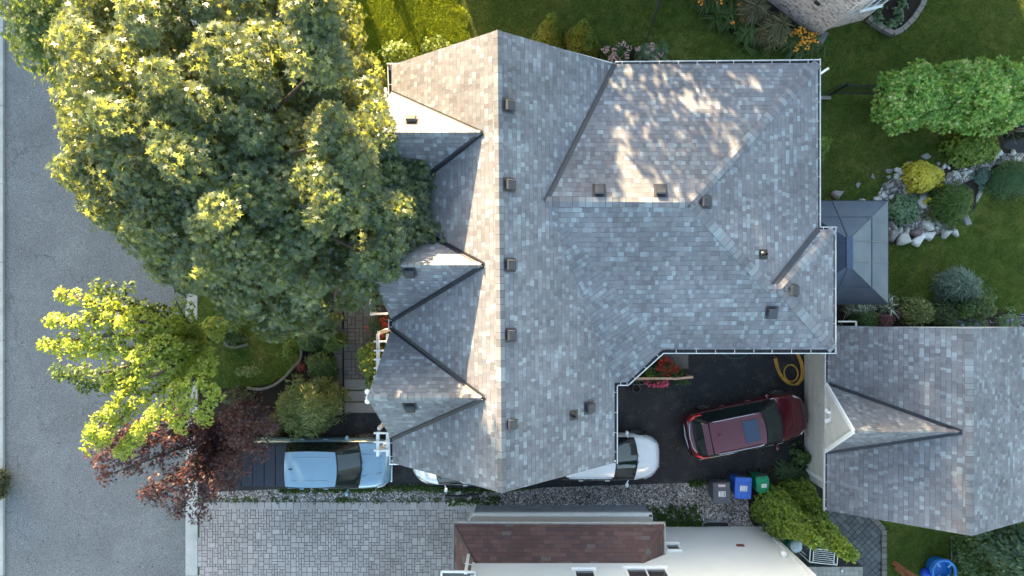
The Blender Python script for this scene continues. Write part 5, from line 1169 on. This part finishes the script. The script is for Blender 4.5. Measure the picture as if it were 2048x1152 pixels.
def limbtree(name, label, base, lms, w, step, shape, size, per, rad, mat, barkm='bark', r0=.10, cat='tree', jz=.12, droop=.4, parent=None, nn=3):
    t = thing(name, label, cat, (base.x, base.y, 0)); pts = []; mb = MB()
    mb.tube([(base.x, base.y, 0), (base.x+.05, base.y-.05, .9), (base.x-.05, base.y+.05, lms[0][0][2])], [r0*1.3, r0, r0*.8], 8)
    for lm in lms:
        P3 = [Vector((base.x, base.y, lm[0][2]*.6))]+[P(*q) for q in lm]; sp = smooth_path(P3, 6); m_ = len(sp)
        mb.tube(sp, [r0*.55*(1-i/m_)+.012 for i in range(m_)], 6)
        acc = 0; tot = sum((b-a).length for a, b in zip(sp, sp[1:])); s = 0
        for a, b in zip(sp, sp[1:]):
            l_ = (b-a).length; n_ = max(1, int(l_/step*nn)); d = (b-a).normalized(); sd = Vector((-d.y, d.x, 0))
            for k_ in range(n_):
                f = (s+l_*k_/n_)/tot
                if f < .22: continue
                o_ = rng.normal(0, w*(1.1-.55*f)); q = a.lerp(b, (k_+.5)/n_)+sd*o_+Vector((0, 0, rng.normal(.1, jz)-abs(o_)*.35))
                pts.append((tuple(q), tuple((d*.3+sd*(o_/w)*.5+Vector((0, 0, 1))).normalized())))
                if rng.uniform() < .25: mb.tube([a, a.lerp(q, .6)+Vector((0, 0, .03)), q], [.012, .009, .004], 4)
            s += l_
    pp = np.array([p[0] for p in pts]); Nn = np.array([p[1] for p in pts])
    C, n2, ax, s_ = tufts(pp, Nn, per, rad, size, droop, .8, .2); leaves('crown', C, n2, ax, s_, shape, L[mat], t); build('trunk', mb, L[barkm], t, smooth=True); return t
limbtree('young_tree', 'bright yellow green tree with long limbs reaching over the street', P(420, 672), [
 [(395, 680, 3.2), (330, 642, 4.8), (240, 622, 5.6), (160, 596, 5.9), (112, 585, 5.9)], [(380, 682, 3.6), (290, 648, 5.2), (200, 640, 5.9), (130, 645, 5.9), (95, 645, 5.7)], [(380, 690, 3.6), (290, 672, 5.4), (200, 672, 5.9), (120, 685, 5.8), (80, 692, 5.6)],
 [(380, 695, 3.4), (320, 705, 5.2), (250, 700, 5.7), (170, 700, 5.5), (120, 704, 5.2)], [(390, 700, 4.2), (330, 740, 6.0), (270, 770, 5.7), (215, 825, 5.9), (178, 880, 5.7)], [(390, 705, 3.4), (340, 765, 5.2), (280, 800, 5.7), (220, 860, 5.7), (180, 898, 5.4)], [(395, 705, 3.2), (350, 780, 6.2), (300, 840, 6.2), (255, 890, 5.4), (240, 908, 5.2)],
 [(405, 705, 4.4), (410, 760, 6.0), (415, 810, 6.2), (400, 850, 5.8)], [(400, 700, 4.4), (385, 760, 6.0), (370, 820, 6.2), (345, 855, 5.8)], [(395, 672, 3.4), (372, 640, 4.6), (352, 602, 5.0)], [(400, 690, 3.2), (420, 740, 5.6), (425, 790, 5.8)], [(390, 690, 3.8), (340, 690, 5.6), (300, 720, 5.9), (240, 760, 5.7), (215, 775, 5.5)], [(370, 660, 3.8), (330, 655, 5.4), (270, 640, 5.9), (230, 655, 5.9)], [(390, 690, 3.8), (360, 700, 5.6), (320, 690, 6.0), (270, 720, 6.0)]],
 .20, .26, 'fan', .11, 34, .17, 'gold', r0=.12)
limbtree('young_tree', 'unlit lower boughs of the yellow green tree, coloured darker green for shade', P(408, 690), [[(380, 690, 2.6), (290, 720, 3.4), (210, 745, 3.6), (150, 752, 3.5), (105, 742, 3.4)], [(370, 700, 2.6), (280, 730, 3.3), (200, 770, 3.4), (165, 775, 3.3)], [(380, 670, 2.6), (300, 620, 3.3), (240, 595, 3.5), (185, 572, 3.4)], [(380, 675, 2.6), (320, 640, 3.2), (270, 610, 3.3)]], .26, .22, 'fan', .13, 20, .22, 'maple2', r0=.05)  # shaded limbs of the yellow green tree; shade put into a darker leaf colour
limbtree('japanese_maple', 'purple leaved maple spreading over the street and the pickup bed', P(436, 868), [
 [(425, 870, 1.8), (340, 865, 3.2), (260, 885, 3.5), (180, 925, 3.3)], [(425, 870, 1.8), (330, 850, 3.2), (250, 860, 3.5), (195, 885, 3.4)], [(425, 875, 1.8), (350, 900, 3.0), (270, 930, 3.1), (200, 955, 3.0)], [(430, 880, 1.8), (380, 930, 3.2), (320, 965, 3.5), (280, 990, 3.3)], [(430, 885, 1.8), (395, 950, 3.1), (370, 1000, 3.2), (340, 1030, 3.0)], [(432, 885, 1.8), (420, 960, 3.0), (405, 1010, 3.0), (395, 1040, 2.8)],
 [(440, 865, 1.9), (480, 840, 3.6), (520, 845, 4.1), (552, 862, 4.0)], [(440, 865, 1.9), (490, 820, 3.7), (515, 830, 4.0), (535, 870, 3.9)], [(440, 875, 1.9), (480, 870, 3.6), (510, 890, 3.7), (520, 920, 3.4)], [(440, 860, 1.9), (470, 830, 3.4), (490, 805, 3.6), (482, 825, 3.6)], [(445, 875, 1.9), (490, 890, 3.3), (520, 900, 3.4)], [(440, 880, 1.9), (470, 920, 3.1), (485, 950, 3.1)], [(440, 885, 1.9), (450, 940, 2.9), (458, 985, 2.8)], [(430, 860, 1.9), (390, 830, 3.0), (340, 815, 3.1)], [(430, 865, 1.9), (380, 870, 3.0), (310, 880, 3.3), (250, 910, 3.3)], [(430, 880, 1.8), (360, 960, 3.2), (310, 1000, 3.2)]],
 .30, .20, 'maple', .115, 22, .24, 'purple', r0=.08, jz=.16)
for nm, lb, base, r_, h in (('cedar_tree', 'largest yellow green cedar beside the green bin, leaning to the right', P(1538, 1006), .86, 3.9), ('cedar_tree', 'tallest pointed cedar with its tip over the white rack', P(1588, 1020), .68, 4.4), ('cedar_tree', 'smallest rounded cedar close under the garage gutter', P(1588, 978), .50, 2.2)):
    t = thing(nm, lb, 'cedar tree', (base.x, base.y, 0)); nb = int(240*r_); q = rng.uniform(0, 1, nb)**.75; a = rng.uniform(0, 2*math.pi, nb)
    rr = r_*(1-q**1.4)*(1+.16*np.sin(a*3+q*5)+.1*np.sin(a*7+q*9)); z = .15+q*h; pts = np.column_stack([base.x+rr*np.cos(a), base.y+rr*np.sin(a), z]); Nn = np.column_stack([np.cos(a), np.sin(a), np.full(nb, .8)]); Nn /= np.linalg.norm(Nn, axis=1, keepdims=True)
    C, nn, ax, s = tufts(pts, Nn, 46, .22, .11, .3, .5); leaves('crown', C, nn, ax, s, 'fan', L['yew'], t)
    mb = MB(); mb.tube([(base.x, base.y, 0), (base.x, base.y, h*.9)], [.09, .02], 7)
    for i in range(12):
        p = pts[rng.integers(0, nb)]; mb.tube([(base.x, base.y, p[2]*.7), tuple(p)], [.02, .006], 4)
    build('trunk', mb, L['bark'], t)
def conetree(label, px, py, r_, h, mat='dark', nm='cone_cedar', per=34):
    base = P(px, py); t = thing(nm, label, 'cedar', (base.x, base.y, 0)); nb = 120; q = rng.uniform(0, 1, nb)**.8; a = rng.uniform(0, 2*math.pi, nb); rr = r_*(1-q**1.6)*(1+.1*np.sin(a*5)); pts = np.column_stack([base.x+rr*np.cos(a), base.y+rr*np.sin(a), .1+q*h]); Nn = np.column_stack([np.cos(a), np.sin(a), np.full(nb, .7)])
    Nn /= np.linalg.norm(Nn, axis=1, keepdims=True); C, nn, ax, s = tufts(pts, Nn, per, .13, .07, .3, .5); leaves('foliage', C, nn, ax, s, 'fan', L[mat], t); mb = MB(); mb.tube([(base.x, base.y, 0), (base.x, base.y, h*.9)], [.05, .01], 6); build('trunk', mb, L['bark'], t)
L['cone'] = leafmat('dwarf cedar', [(0, (.09, .14, .012)), (1, (.19, .24, .025))], .6, .2)
conetree('left of two small cone shaped cedars behind the roof peak', 1096, 88, .56, 2.5, 'cone', per=60); conetree('right of two small cone shaped cedars behind the roof peak', 1155, 97, .60, 2.5, 'cone', per=60); conetree('low rounded cedar hugging the base of the right cone cedar', 1182, 104, .28, .9, 'cone')
SH = [
 # name,label,cat,poly(px,py,rx,ry,z),z0,z1,shape,size,nb,per,mat,kw
 ('vine_mound', 'wide mound of bright green vine leaves over the black fence', 'vine', None, 1.4, 2.6, 'maple', .15, 280, 60, 'bright', dict(px=[(1742, 205), (1752, 170), (1775, 140), (1830, 118), (1870, 135), (1900, 115), (1960, 120), (2010, 110), (2060, 125), (2200, 120), (2200, 240), (2060, 240), (2030, 262), (1960, 262), (1900, 258), (1860, 252), (1830, 262), (1790, 262), (1765, 245), (1748, 230)], z=1.8, rad=.30, lower=.5, bump=.25, jit=.9)),
 ('green_shrub', 'feathery mid green shrub just below the bright vine mound', 'shrub', (1955, 290, 52, 42), .2, 1.0, 'fan', .12, 110, 40, 'yew', dict(z=.6, rad=.16)),
 ('yellow_shrub', 'rounded golden yellow bush in the rock garden', 'shrub', (1850, 352, 41, 34), .25, 1.0, 'fan', .10, 110, 46, 'yellow', dict(z=.6, rad=.14)),
 ('green_shrub', 'dark green spiky bush right of the pond plant', 'shrub', (1908, 404, 44, 44), .15, 1.0, 'needle', .24, 110, 34, 'yewdark', dict(z=.6, rad=.18, flat=.1)),
 ('clipped_shrub', 'smooth clipped round green bush at the right edge', 'shrub', (2030, 357, 50, 38), .2, .85, 'oval', .05, 330, 60, 'green2', dict(z=.5, rad=.14, bump=.03)),
 ('blue_shrub', 'small blue grey creeping shrub next to the clipped round bush', 'shrub', (1967, 352, 18, 19), .05, .35, 'fan', .06, 60, 34, 'blue', dict(z=.2, rad=.10, stem=False)),
 ('pond_plant', 'leafy blue green perennial over the stones by the gazebo corner', 'plant', (1810, 420, 35, 36), .15, .65, 'round', .12, 46, 22, 'bluegreen', dict(z=.4, rad=.15)),
 ('blue_conifer', 'weeping blue green conifer with long curved fingers', 'conifer', (1922, 572, 46, 38), .5, 1.5, 'needle', .26, 60, 46, 'blue', dict(z=1.0, rad=.24, flat=.0, droop=.9)),
 ('border_shrub', 'bright green bush below the blue conifer', 'shrub', (1945, 615, 52, 32), .3, 1.1, 'maple', .15, 70, 28, 'green', dict(z=.7, rad=.22)),
 ('border_shrub', 'loose olive green bush in the border left of the blue conifer', 'shrub', (1838, 622, 36, 32), .3, 1.1, 'oval', .11, 60, 28, 'olive', dict(z=.7, rad=.2)),
 ('border_shrub', 'dark green bush squeezed between the olive and bright border bushes', 'shrub', (1888, 625, 34, 34), .2, .9, 'oval', .10, 60, 28, 'dark', dict(z=.6, rad=.2)),
 ('border_shrub', 'fresh green bush beside the reddish border plant', 'shrub', (1735, 638, 34, 18), .2, .8, 'oval', .09, 50, 30, 'green', dict(z=.5, rad=.16)),
 ('red_shrub', 'small dark red leaved plant against the garage roof edge', 'shrub', (1772, 641, 22, 13), .4, .9, 'oval', .08, 30, 28, 'darkred', dict(z=.7, rad=.14)),
 ('hosta', 'white variegated leaves fanning out under the gazebo corner', 'plant', (1776, 618, 14, 16), .1, .5, 'blade', .42, 10, 16, 'hosta', dict(z=.3, rad=.1, stem=False, flat=.0)),
 ('hosta', 'variegated leaves in the shade along the bottom gazebo edge', 'plant', (1722, 622, 36, 15), .1, .4, 'blade', .34, 26, 16, 'hosta', dict(z=.3, rad=.12, stem=False, flat=.0)),
 ('lilac_shrub', 'lilac blue flowering plants along the top of the garage roof', 'shrub', (1935, 648, 42, 12), .2, .7, 'oval', .07, 50, 26, 'bluegreen', dict(z=.5, rad=.14, petal='lilac', np=12)),
 ('lilac_shrub', 'grey blue flowering plant near the top right end of the garage', 'shrub', (2022, 642, 28, 14), .2, .7, 'oval', .07, 34, 26, 'bluegreen', dict(z=.5, rad=.14, petal='lilac', np=8)),
 ('yellow_shrub', 'narrow yellow green shrub half hidden behind the east eave', 'shrub', (1640, 292, 18, 22), .2, 1.0, 'fan', .09, 50, 34, 'yew', dict(z=.6, rad=.16)),
 ('hedge_shrub', 'yellow topped juniper hedge beside the walkway pergola', 'hedge', None, .4, 1.5, 'fan', .12, 110, 36, 'junip', dict(px=[(722, 688), (745, 678), (762, 690), (764, 740), (756, 775), (748, 800), (740, 785), (735, 750), (722, 735), (715, 710)], z=1.0, rad=.16)),
 ('rose_bush', 'rose bush with red flowers at the end of the porch railing', 'shrub', (758, 652, 22, 20), .3, 1.1, 'oval', .09, 40, 28, 'dark', dict(z=.7, rad=.14, petal='red', np=12)),
 ('spiky_plant', 'spiky yellow green grass clump beside the walk kerb', 'plant', (662, 684, 26, 28), .05, .4, 'blade', .62, 6, 40, 'grassy', dict(z=.2, rad=.06, stem=False, flat=.0, lower=0)),
 ('leafy_plant', 'light green leafy perennial below the big maple', 'plant', (612, 680, 18, 22), .2, .6, 'round', .13, 20, 18, 'olive2', dict(z=.4, rad=.14)),
 ('leafy_plant', 'bright leaved plant tucked against the walk kerb under the maple', 'plant', (660, 642, 20, 12), .2, .6, 'round', .13, 18, 18, 'olive2', dict(z=.4, rad=.14)),
 ('border_shrub', 'dark low shrub behind the spiky grass clump', 'shrub', (638, 668, 24, 34), .1, .6, 'oval', .09, 50, 26, 'dark', dict(z=.3, rad=.16)),
 ('clipped_shrub', 'squarish clipped green shrub beside the walkway kerb', 'shrub', None, .3, .95, 'fan', .08, 150, 44, 'green', dict(px=[(614, 716), (625, 710), (655, 711), (666, 720), (667, 740), (658, 757), (640, 757), (620, 750), (613, 735)], z=.6, rad=.13, bump=.03)),
 ('pink_plant', 'small pink red leaved plant on the dark soil', 'plant', (602, 735, 8, 11), .05, .25, 'blade', .16, 10, 14, 'hotpinkleaf', dict(z=.2, rad=.08, stem=False)),
 ('olive_shrub', 'large arching olive green shrub above the pickup cab', 'shrub', None, .8, 2.1, 'needle', .24, 90, 70, 'olive', dict(px=[(535, 830), (550, 790), (580, 770), (610, 760), (640, 755), (665, 775), (685, 770), (683, 800), (675, 830), (665, 850), (640, 880), (620, 895), (590, 890), (560, 870)], z=1.5, rad=.30, flat=.1, bump=.5, lower=.8, jit=.6, droop=.8)),
 ('border_shrub', 'brownish low shrub at the lower left of the front lawn', 'shrub', (470, 795, 36, 18), .1, .5, 'oval', .09, 46, 26, 'olivebrown', dict(z=.3, rad=.16)),
 ('border_shrub', 'small dark shrub between the olive shrub and the pickup', 'shrub', (552, 850, 26, 26), .2, .9, 'oval', .09, 40, 26, 'green', dict(z=.5, rad=.18)),
 ('round_shrub', 'small round green shrub at the foot of the big maple', 'shrub', (460, 672, 26, 18), .15, .6, 'oval', .09, 46, 28, 'green', dict(z=.4, rad=.16)),
 ('leafy_branch', 'low yellow green leafy shoots at the kerb under the maple', 'plant', (430, 655, 30, 24), .5, 1.2, 'fan', .13, 40, 22, 'gold', dict(z=.8, rad=.2)),
 ('sapling', 'thin low sapling of pale leaves on the front lawn', 'sapling', (497, 742, 34, 10), .3, .7, 'maple', .12, 16, 9, 'olive', dict(z=.5, rad=.16)),
 ('sapling', 'faint yellowish sapling near the lawn edging', 'sapling', (578, 700, 16, 22), .3, .8, 'oval', .09, 20, 10, 'yew', dict(z=.5, rad=.16)),
 ('hydrangea', 'left hydrangea with pale pink flower heads at the house wall', 'hydrangea', (1232, 108, 34, 16), .3, .85, 'oval', .13, 40, 24, 'green', dict(z=.6, rad=.18, petal='pink', np=15)),
 ('hydrangea', 'right hydrangea with blue green leaves and pink heads at the house wall', 'hydrangea', (1298, 106, 28, 15), .3, .85, 'round', .17, 26, 16, 'bluegreen', dict(z=.6, rad=.18, petal='pink', np=9)),
 ('daylily', 'daylily clump with strap leaves at the top end of the brick house border', 'daylily', (1420, -2, 34, 20), .1, .6, 'blade', .62, 26, 26, 'green', dict(z=.3, rad=.10, stem=False, flat=0., petal='orange', np=6)),
 ('daylily', 'daylily clump in the middle of the brick house border', 'daylily', (1462, 30, 32, 20), .1, .6, 'blade', .62, 26, 26, 'green', dict(z=.3, rad=.10, stem=False, flat=0., petal='orange', np=3)),
 ('daylily', 'green daylily clump without flowers lowest in the brick house border', 'daylily', (1497, 64, 24, 18), .1, .6, 'blade', .55, 18, 26, 'green', dict(z=.3, rad=.10, stem=False, flat=0.)),
 ('daylily', 'orange flowering daylily clump at the brick house corner', 'daylily', (1597, 84, 40, 20), .1, .6, 'blade', .55, 34, 26, 'green', dict(z=.3, rad=.10, stem=False, flat=0., petal='orange', np=26)),
 ('ornamental_grass', 'tawny ornamental grass clump against the brick wall, upper one', 'grass clump', (1506, 18, 26, 24), .3, 1.1, 'blade', .5, 30, 46, 'tawny', dict(z=.7, rad=.14, stem=False, flat=.0)),
 ('ornamental_grass', 'tawny ornamental grass clump beside the orange daylilies', 'grass clump', (1550, 58, 28, 30), .3, 1.1, 'blade', .5, 34, 46, 'tawny', dict(z=.7, rad=.14, stem=False, flat=.0)),
 ('leafy_plant', 'leggy leafy plant by the bottom of the garage door', 'plant', (1605, 915, 18, 14), .2, .7, 'oval', .16, 14, 12, 'green', dict(z=.5, rad=.16)),
 ('fern', 'dark fern leaves between the bins and the garage wall', 'plant', (1588, 945, 34, 18), .1, .45, 'blade', .42, 20, 20, 'dark', dict(z=.3, rad=.12, stem=False, flat=.1)),
 ('corner_shrub', 'dark green mottled bush at the far left kerb', 'shrub', (-6, 970, 16, 36), .2, .9, 'oval', .10, 60, 30, 'olivebrown', dict(z=.5, rad=.16)),
 ('wall_shrub', 'yellow green shrub peeping over the roof edge, left one', 'shrub', (800, 112, 38, 16), .3, 1.3, 'fan', .12, 50, 30, 'yew', dict(z=.8, rad=.25, bump=.3)),
 ('wall_shrub', 'yellow green shrub peeping over the roof edge, right one', 'shrub', (872, 92, 34, 13), .3, 1.2, 'fan', .12, 44, 30, 'yew', dict(z=.8, rad=.24, bump=.3)),
 ('bare_bush', 'bare tangled twiggy bush beside the dark pond', 'bush', (2036, 255, 22, 20), .3, 1.0, 'needle', .10, 10, 4, 'olivebrown', dict(z=.6, rad=.2, twigs=True)),
 ('leafy_tree', 'bluish green leafy tree at the bottom right corner', 'tree', None, 1.5, 3.4, 'oval', .18, 130, 44, 'darkblue', dict(px=[(1962, 1070), (2000, 1060), (2040, 1042), (2120, 1060), (2160, 1200), (2060, 1220), (2040, 1160), (2010, 1145), (1990, 1110)], z=2.4, rad=.38)),
 ('grassy_mound', 'bright green feathery shrub beside the blue play ring', 'shrub', None, .2, .9, 'fan', .12, 130, 40, 'green', dict(px=[(1915, 1076), (1950, 1080), (1985, 1110), (2015, 1150), (2020, 1220), (1950, 1220), (1940, 1160), (1922, 1120)], z=.6, rad=.22)),
]
L['yewdark'] = leafmat('green spray', [(0, (.03, .075, .008)), (1, (.07, .13, .012))], .6, .25)
L['green2'] = leafmat('clipped leaf', [(0, (.025, .075, .02)), (1, (.05, .12, .035))], .6, .2)
L['junip'] = leafmat('juniper tips', [(0, (.05, .10, .012)), (.6, (.08, .14, .015)), (1, (.30, .30, .03))], .6, .25)
L['grassy'] = leafmat('strap leaf', [(0, (.08, .14, .02)), (1, (.14, .20, .04))], .5, .25)
L['olive2'] = leafmat('light leaf', [(0, (.07, .13, .03)), (1, (.14, .21, .06))], .5, .25)
L['hotpinkleaf'] = leafmat('pink leaf', [(0, (.35, .03, .04)), (.6, (.5, .06, .06)), (1, (.15, .1, .03))], .5, .2)
L['olivebrown'] = leafmat('brownish leaf', [(0, (.045, .05, .02)), (.6, (.06, .07, .025)), (1, (.11, .08, .03))], .5, .2)
L['tawny'] = leafmat('tawny grass', [(0, (.07, .075, .03)), (.5, (.12, .115, .055)), (1, (.20, .17, .10))], .6, .25)
L['darkblue'] = leafmat('bluish leaf', [(0, (.03, .065, .03)), (.7, (.045, .09, .045)), (1, (.09, .15, .06))], .5, .25)
for (nm, lb, ct, el, z0, z1, shp, sz, nb, per, mt, kw) in SH:
    kw = dict(kw); z = kw.pop('z', .5); pet = kw.pop('petal', None); npt = kw.pop('np', 10); tw = kw.pop('twigs', False)
    poly = polyw(kw.pop('px'), z) if el is None else ellw(el[0], el[1], el[2], el[3], z)
    t = shrub(nm, lb, ct, poly, z0, z1, shp, sz, nb, per, mt, **kw)
    if pet:
        q = inpoly(poly, npt); petals(t, 'bloom', np.column_stack([q, np.full(npt, z1+.05)+rng.normal(0, .06, npt)]), pet, 16 if pet == 'pink' else 7, .085 if pet == 'pink' else .07, .055 if pet != 'orange' else .085)
    if tw:
        mb = MB(); c = wloc(t)
        for i in range(34):
            a = rng.uniform(0, 6.28); e = rng.uniform(.3, .8); mb.tube([(c.x, c.y, 0), (c.x+math.cos(a)*e*.4, c.y+math.sin(a)*e*.4, .6), (c.x+math.cos(a+.5)*e, c.y+math.sin(a+.5)*e, rng.uniform(.4, 1.1))], [.012, .008, .004], 4)
        build('twig', mb, L['barklight'], t)
# weeds over the gravel, grass over the lawns (nobody could count them)
def scatter(name, polys, n, per, rad, size, shape, mat, z=.02, kind='stuff', label=None, cat=None):
    P_ = []
    for poly, k_ in polys: q = inpoly(polyw(poly, 0), int(n*k_)); P_.append(q)
    q = np.vstack(P_); pts = np.column_stack([q, np.full(len(q), z)]); Nn = np.tile([0, 0, 1.], (len(q), 1)); C, nn, ax, s = tufts(pts, Nn, per, rad, size, .0, .35, 0.0)
    ax[:, 2] += .9; nn = np.cross(ax, rng.normal(0, 1, ax.shape)); C[:, 2] = z
    return leaves(name, C, nn, ax, s, shape, mat, None, label, cat, None, kind)
lawns = [([(690, -60), (1400, -60), (1400, 60), (1180, 120), (1000, 60), (780, 140), (690, 120)], .22), ([(1380, 20), (1560, 100), (1650, 110), (1660, 40), (1740, 40), (1790, 75), (1850, 20), (1860, -60), (2100, -60), (2100, 130), (1760, 140), (1700, 185), (1640, 185), (1640, 110), (1380, 125)], .24), ([(1640, 195), (1740, 200), (1760, 250), (1900, 265), (1900, 320), (1780, 350), (1750, 400), (1640, 400)], .13), ([(1776, 490), (1880, 475), (1930, 470), (1960, 430), (1985, 390), (2100, 400), (2100, 640), (1990, 630), (1960, 560), (1860, 570), (1800, 610), (1776, 600)], .22), ([(400, 640), (520, 680), (600, 690), (590, 735), (540, 765), (470, 775), (402, 770)], .08), ([(1768, 1050), (1900, 1070), (1960, 1080), (1920, 1220), (1768, 1220)], .11)]
scatter('grass', lawns, 26000, 5, .035, .075, 'blade', L['grass'], .0, label='short mown grass over the lawns', cat='grass')
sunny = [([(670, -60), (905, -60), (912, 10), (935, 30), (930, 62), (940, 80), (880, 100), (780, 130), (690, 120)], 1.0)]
L['sungrass'] = leafmat('sunlit grass blade', [(0, (.11, .19, .015)), (.6, (.17, .26, .02)), (1, (.27, .33, .04))], .6, .5, (.5, .58, .03), .3)  # sunlit copy of the lawn grass: sunlight put into brighter, yellower blades
scatter('sunlit_grass', sunny, 12000, 8, .06, .12, 'blade', L['sungrass'], .03, label='lawn grass in the sunlit strip, blades coloured brighter for the sun', cat='ground cover')
weeds = [([(560, 978), (820, 972), (980, 980), (980, 986), (820, 980), (560, 985)], .35), ([(880, 1000), (1000, 992), (1000, 1006), (900, 1010)], .08), ([(1290, 1015), (1400, 1010), (1400, 1056), (1290, 1050)], .30), ([(1380, 962), (1425, 960), (1425, 968), (1380, 972)], .06), ([(1330, 1045), (1410, 1044), (1410, 1056), (1330, 1056)], .12), ([(400, 996), (940, 998), (940, 1004), (400, 1003)], .09)]
scatter('weeds', weeds, 700, 9, .06, .09, 'oval', L['weed'], .02, label='low green weeds growing through the gravel strip', cat='weeds')
L['litter'] = leafmat('dry leaf', [(0, (.12, .08, .035)), (.6, (.22, .17, .06)), (1, (.10, .13, .03))], .8, .1)
q = np.vstack([inpoly(polyw(p_, 0), k_) for p_, k_ in (([(20, 0), (380, 0), (380, 1150), (20, 1150)], 260), ([(340, 500), (376, 500), (376, 1150), (340, 1150)], 160), ([(1240, 720), (1600, 715), (1600, 960), (1240, 960)], 90), ([(400, 1006), (940, 1006), (940, 1150), (400, 1150)], 90), ([(400, 640), (600, 690), (540, 765), (402, 770)], 60), ([(1660, 0), (2048, 0), (2048, 600), (1780, 600), (1660, 380)], 160), ([(940, 0), (1400, 0), (1400, 100), (1000, 60)], 90))])
m_ = len(q); leaves('leaf_litter', np.column_stack([q, np.full(m_, .045)]), rng.normal(0, .3, (m_, 3))+np.array([0, 0, 1.]), rng.normal(0, 1, (m_, 3)), rng.uniform(.03, .075, m_), 'oval', L['litter'], None, 'fallen leaves scattered on street, paving and grass', 'leaf litter', None, 'stuff')
# ---------------------------------------------------------------- unseen houses and trees added to shade the street, lawns and roofs
def farhouse(label, x0, x1, y0, y1, ze_, zr_, axis='x'):
    t = thing('brick_house', label, 'house', ((x0+x1)/2, (y0+y1)/2, 0)); mb = MB(); mb.prism([(x0+.4, y0+.4), (x1-.4, y0+.4), (x1-.4, y1-.4), (x0+.4, y1-.4)], -.05, ze_-.1, bottom=False); build('wall', mb, M['brick'], t)
    global roof; roof = MB(); m_ = (y0+y1)/2; k_ = (y1-y0)/2; a, b = Vector((x0+k_, m_, zr_)), Vector((x1-k_, m_, zr_)); c = [Vector((x0, y0, ze_)), Vector((x1, y0, ze_)), Vector((x1, y1, ze_)), Vector((x0, y1, ze_))]
    rface(c[0], c[1], b, a); rface(c[1], c[2], b); rface(c[2], c[3], a, b); rface(c[3], c[0], a); build('roof', roof, M['roof'], t)
    for f in (.25, .5, .75):
        for z in (1.5, 4.0): window(t, (x0+(x1-x0)*f, y0+.4, z), 1.3, 1.2, (0, -1, 0))
farhouse('unseen low brick house added beyond the top edge to shade the street', -44, -12.6, 22, 33, 5.0, 6.9)
farhouse('unseen two storey brick house added beyond the top edge to shade the back garden', -5.0, 9.5, 19, 31, 5.4, 8.0)
def fartree(label, x, y, r_, z0, z1, nb=170, mat='dark', per=34, rad=.6):
    poly = np.array([(x+r_*math.cos(a)*(1+.15*math.sin(3*a+x)), y+r_*math.sin(a)*(1+.12*math.sin(4*a+y))) for a in np.linspace(0, 2*math.pi, 19)[:-1]]); t = thing('shadow_tree', label, 'tree', (x, y, 0)); pts, Nn = crown_pts(poly, z0, z1, nb, .12, .9)
    C, nn, ax, s = tufts(pts, Nn, per, rad, .34 if rad > .3 else .1, .6, .4); leaves('crown', C, nn, ax, s, 'oval', L[mat], t); mb = MB(); limbs(mb, (x, y, 0), (x, y, z0+(z1-z0)*.5), pts[:10], .2 if rad > .3 else .05); build('trunk', mb, L['bark'], t, smooth=True)
for i, a in enumerate(((.6, 16.6, 2.3, 3.5, 9.2, 76), (5.0, 17.0, 2.7, 3.0, 10.2, 95), (9.8, 18.0, 2.8, 3.0, 11.2), (14.5, 18.5, 2.8, 3.0, 11.0), (-1.9, 15.8, 1.5, 3.5, 8.9), (-6.4, 17.5, .22, .9, 4.0, 40, 'dark', 20, .14), (-7.7, 17.0, .10, .6, 3.0, 20, 'dark', 12, .08), (2.6, 26, 3.5, 3, 12.2), (-25, 20, 2.6, 2, 6.4), (19.5, 19, 3, 3, 10.0), (7.6, 20.5, 2.4, 3, 11.0))):
    fartree(['unseen spreading tree casting dappled shade on the wing roof', 'unseen tall tree added to shade the wing and garage roofs', 'unseen tall dense tree added to shade the garage ridge', 'unseen tall tree added to shade the lawn on the right', 'unseen slender tree casting shade on the inner end of the wing roof', 'unseen slim tree placed to cast the broad shadow streak on the sunlit lawn', 'unseen thinner tree placed to cast the narrow shadow streak on the sunlit lawn', 'unseen very tall tree added to shade the garage gable', 'unseen low tree added to shade the far side of the street', 'unseen tree added beyond the top right corner for shade', 'unseen tree added to close a gap of light onto the garage ridge'][i], *a)
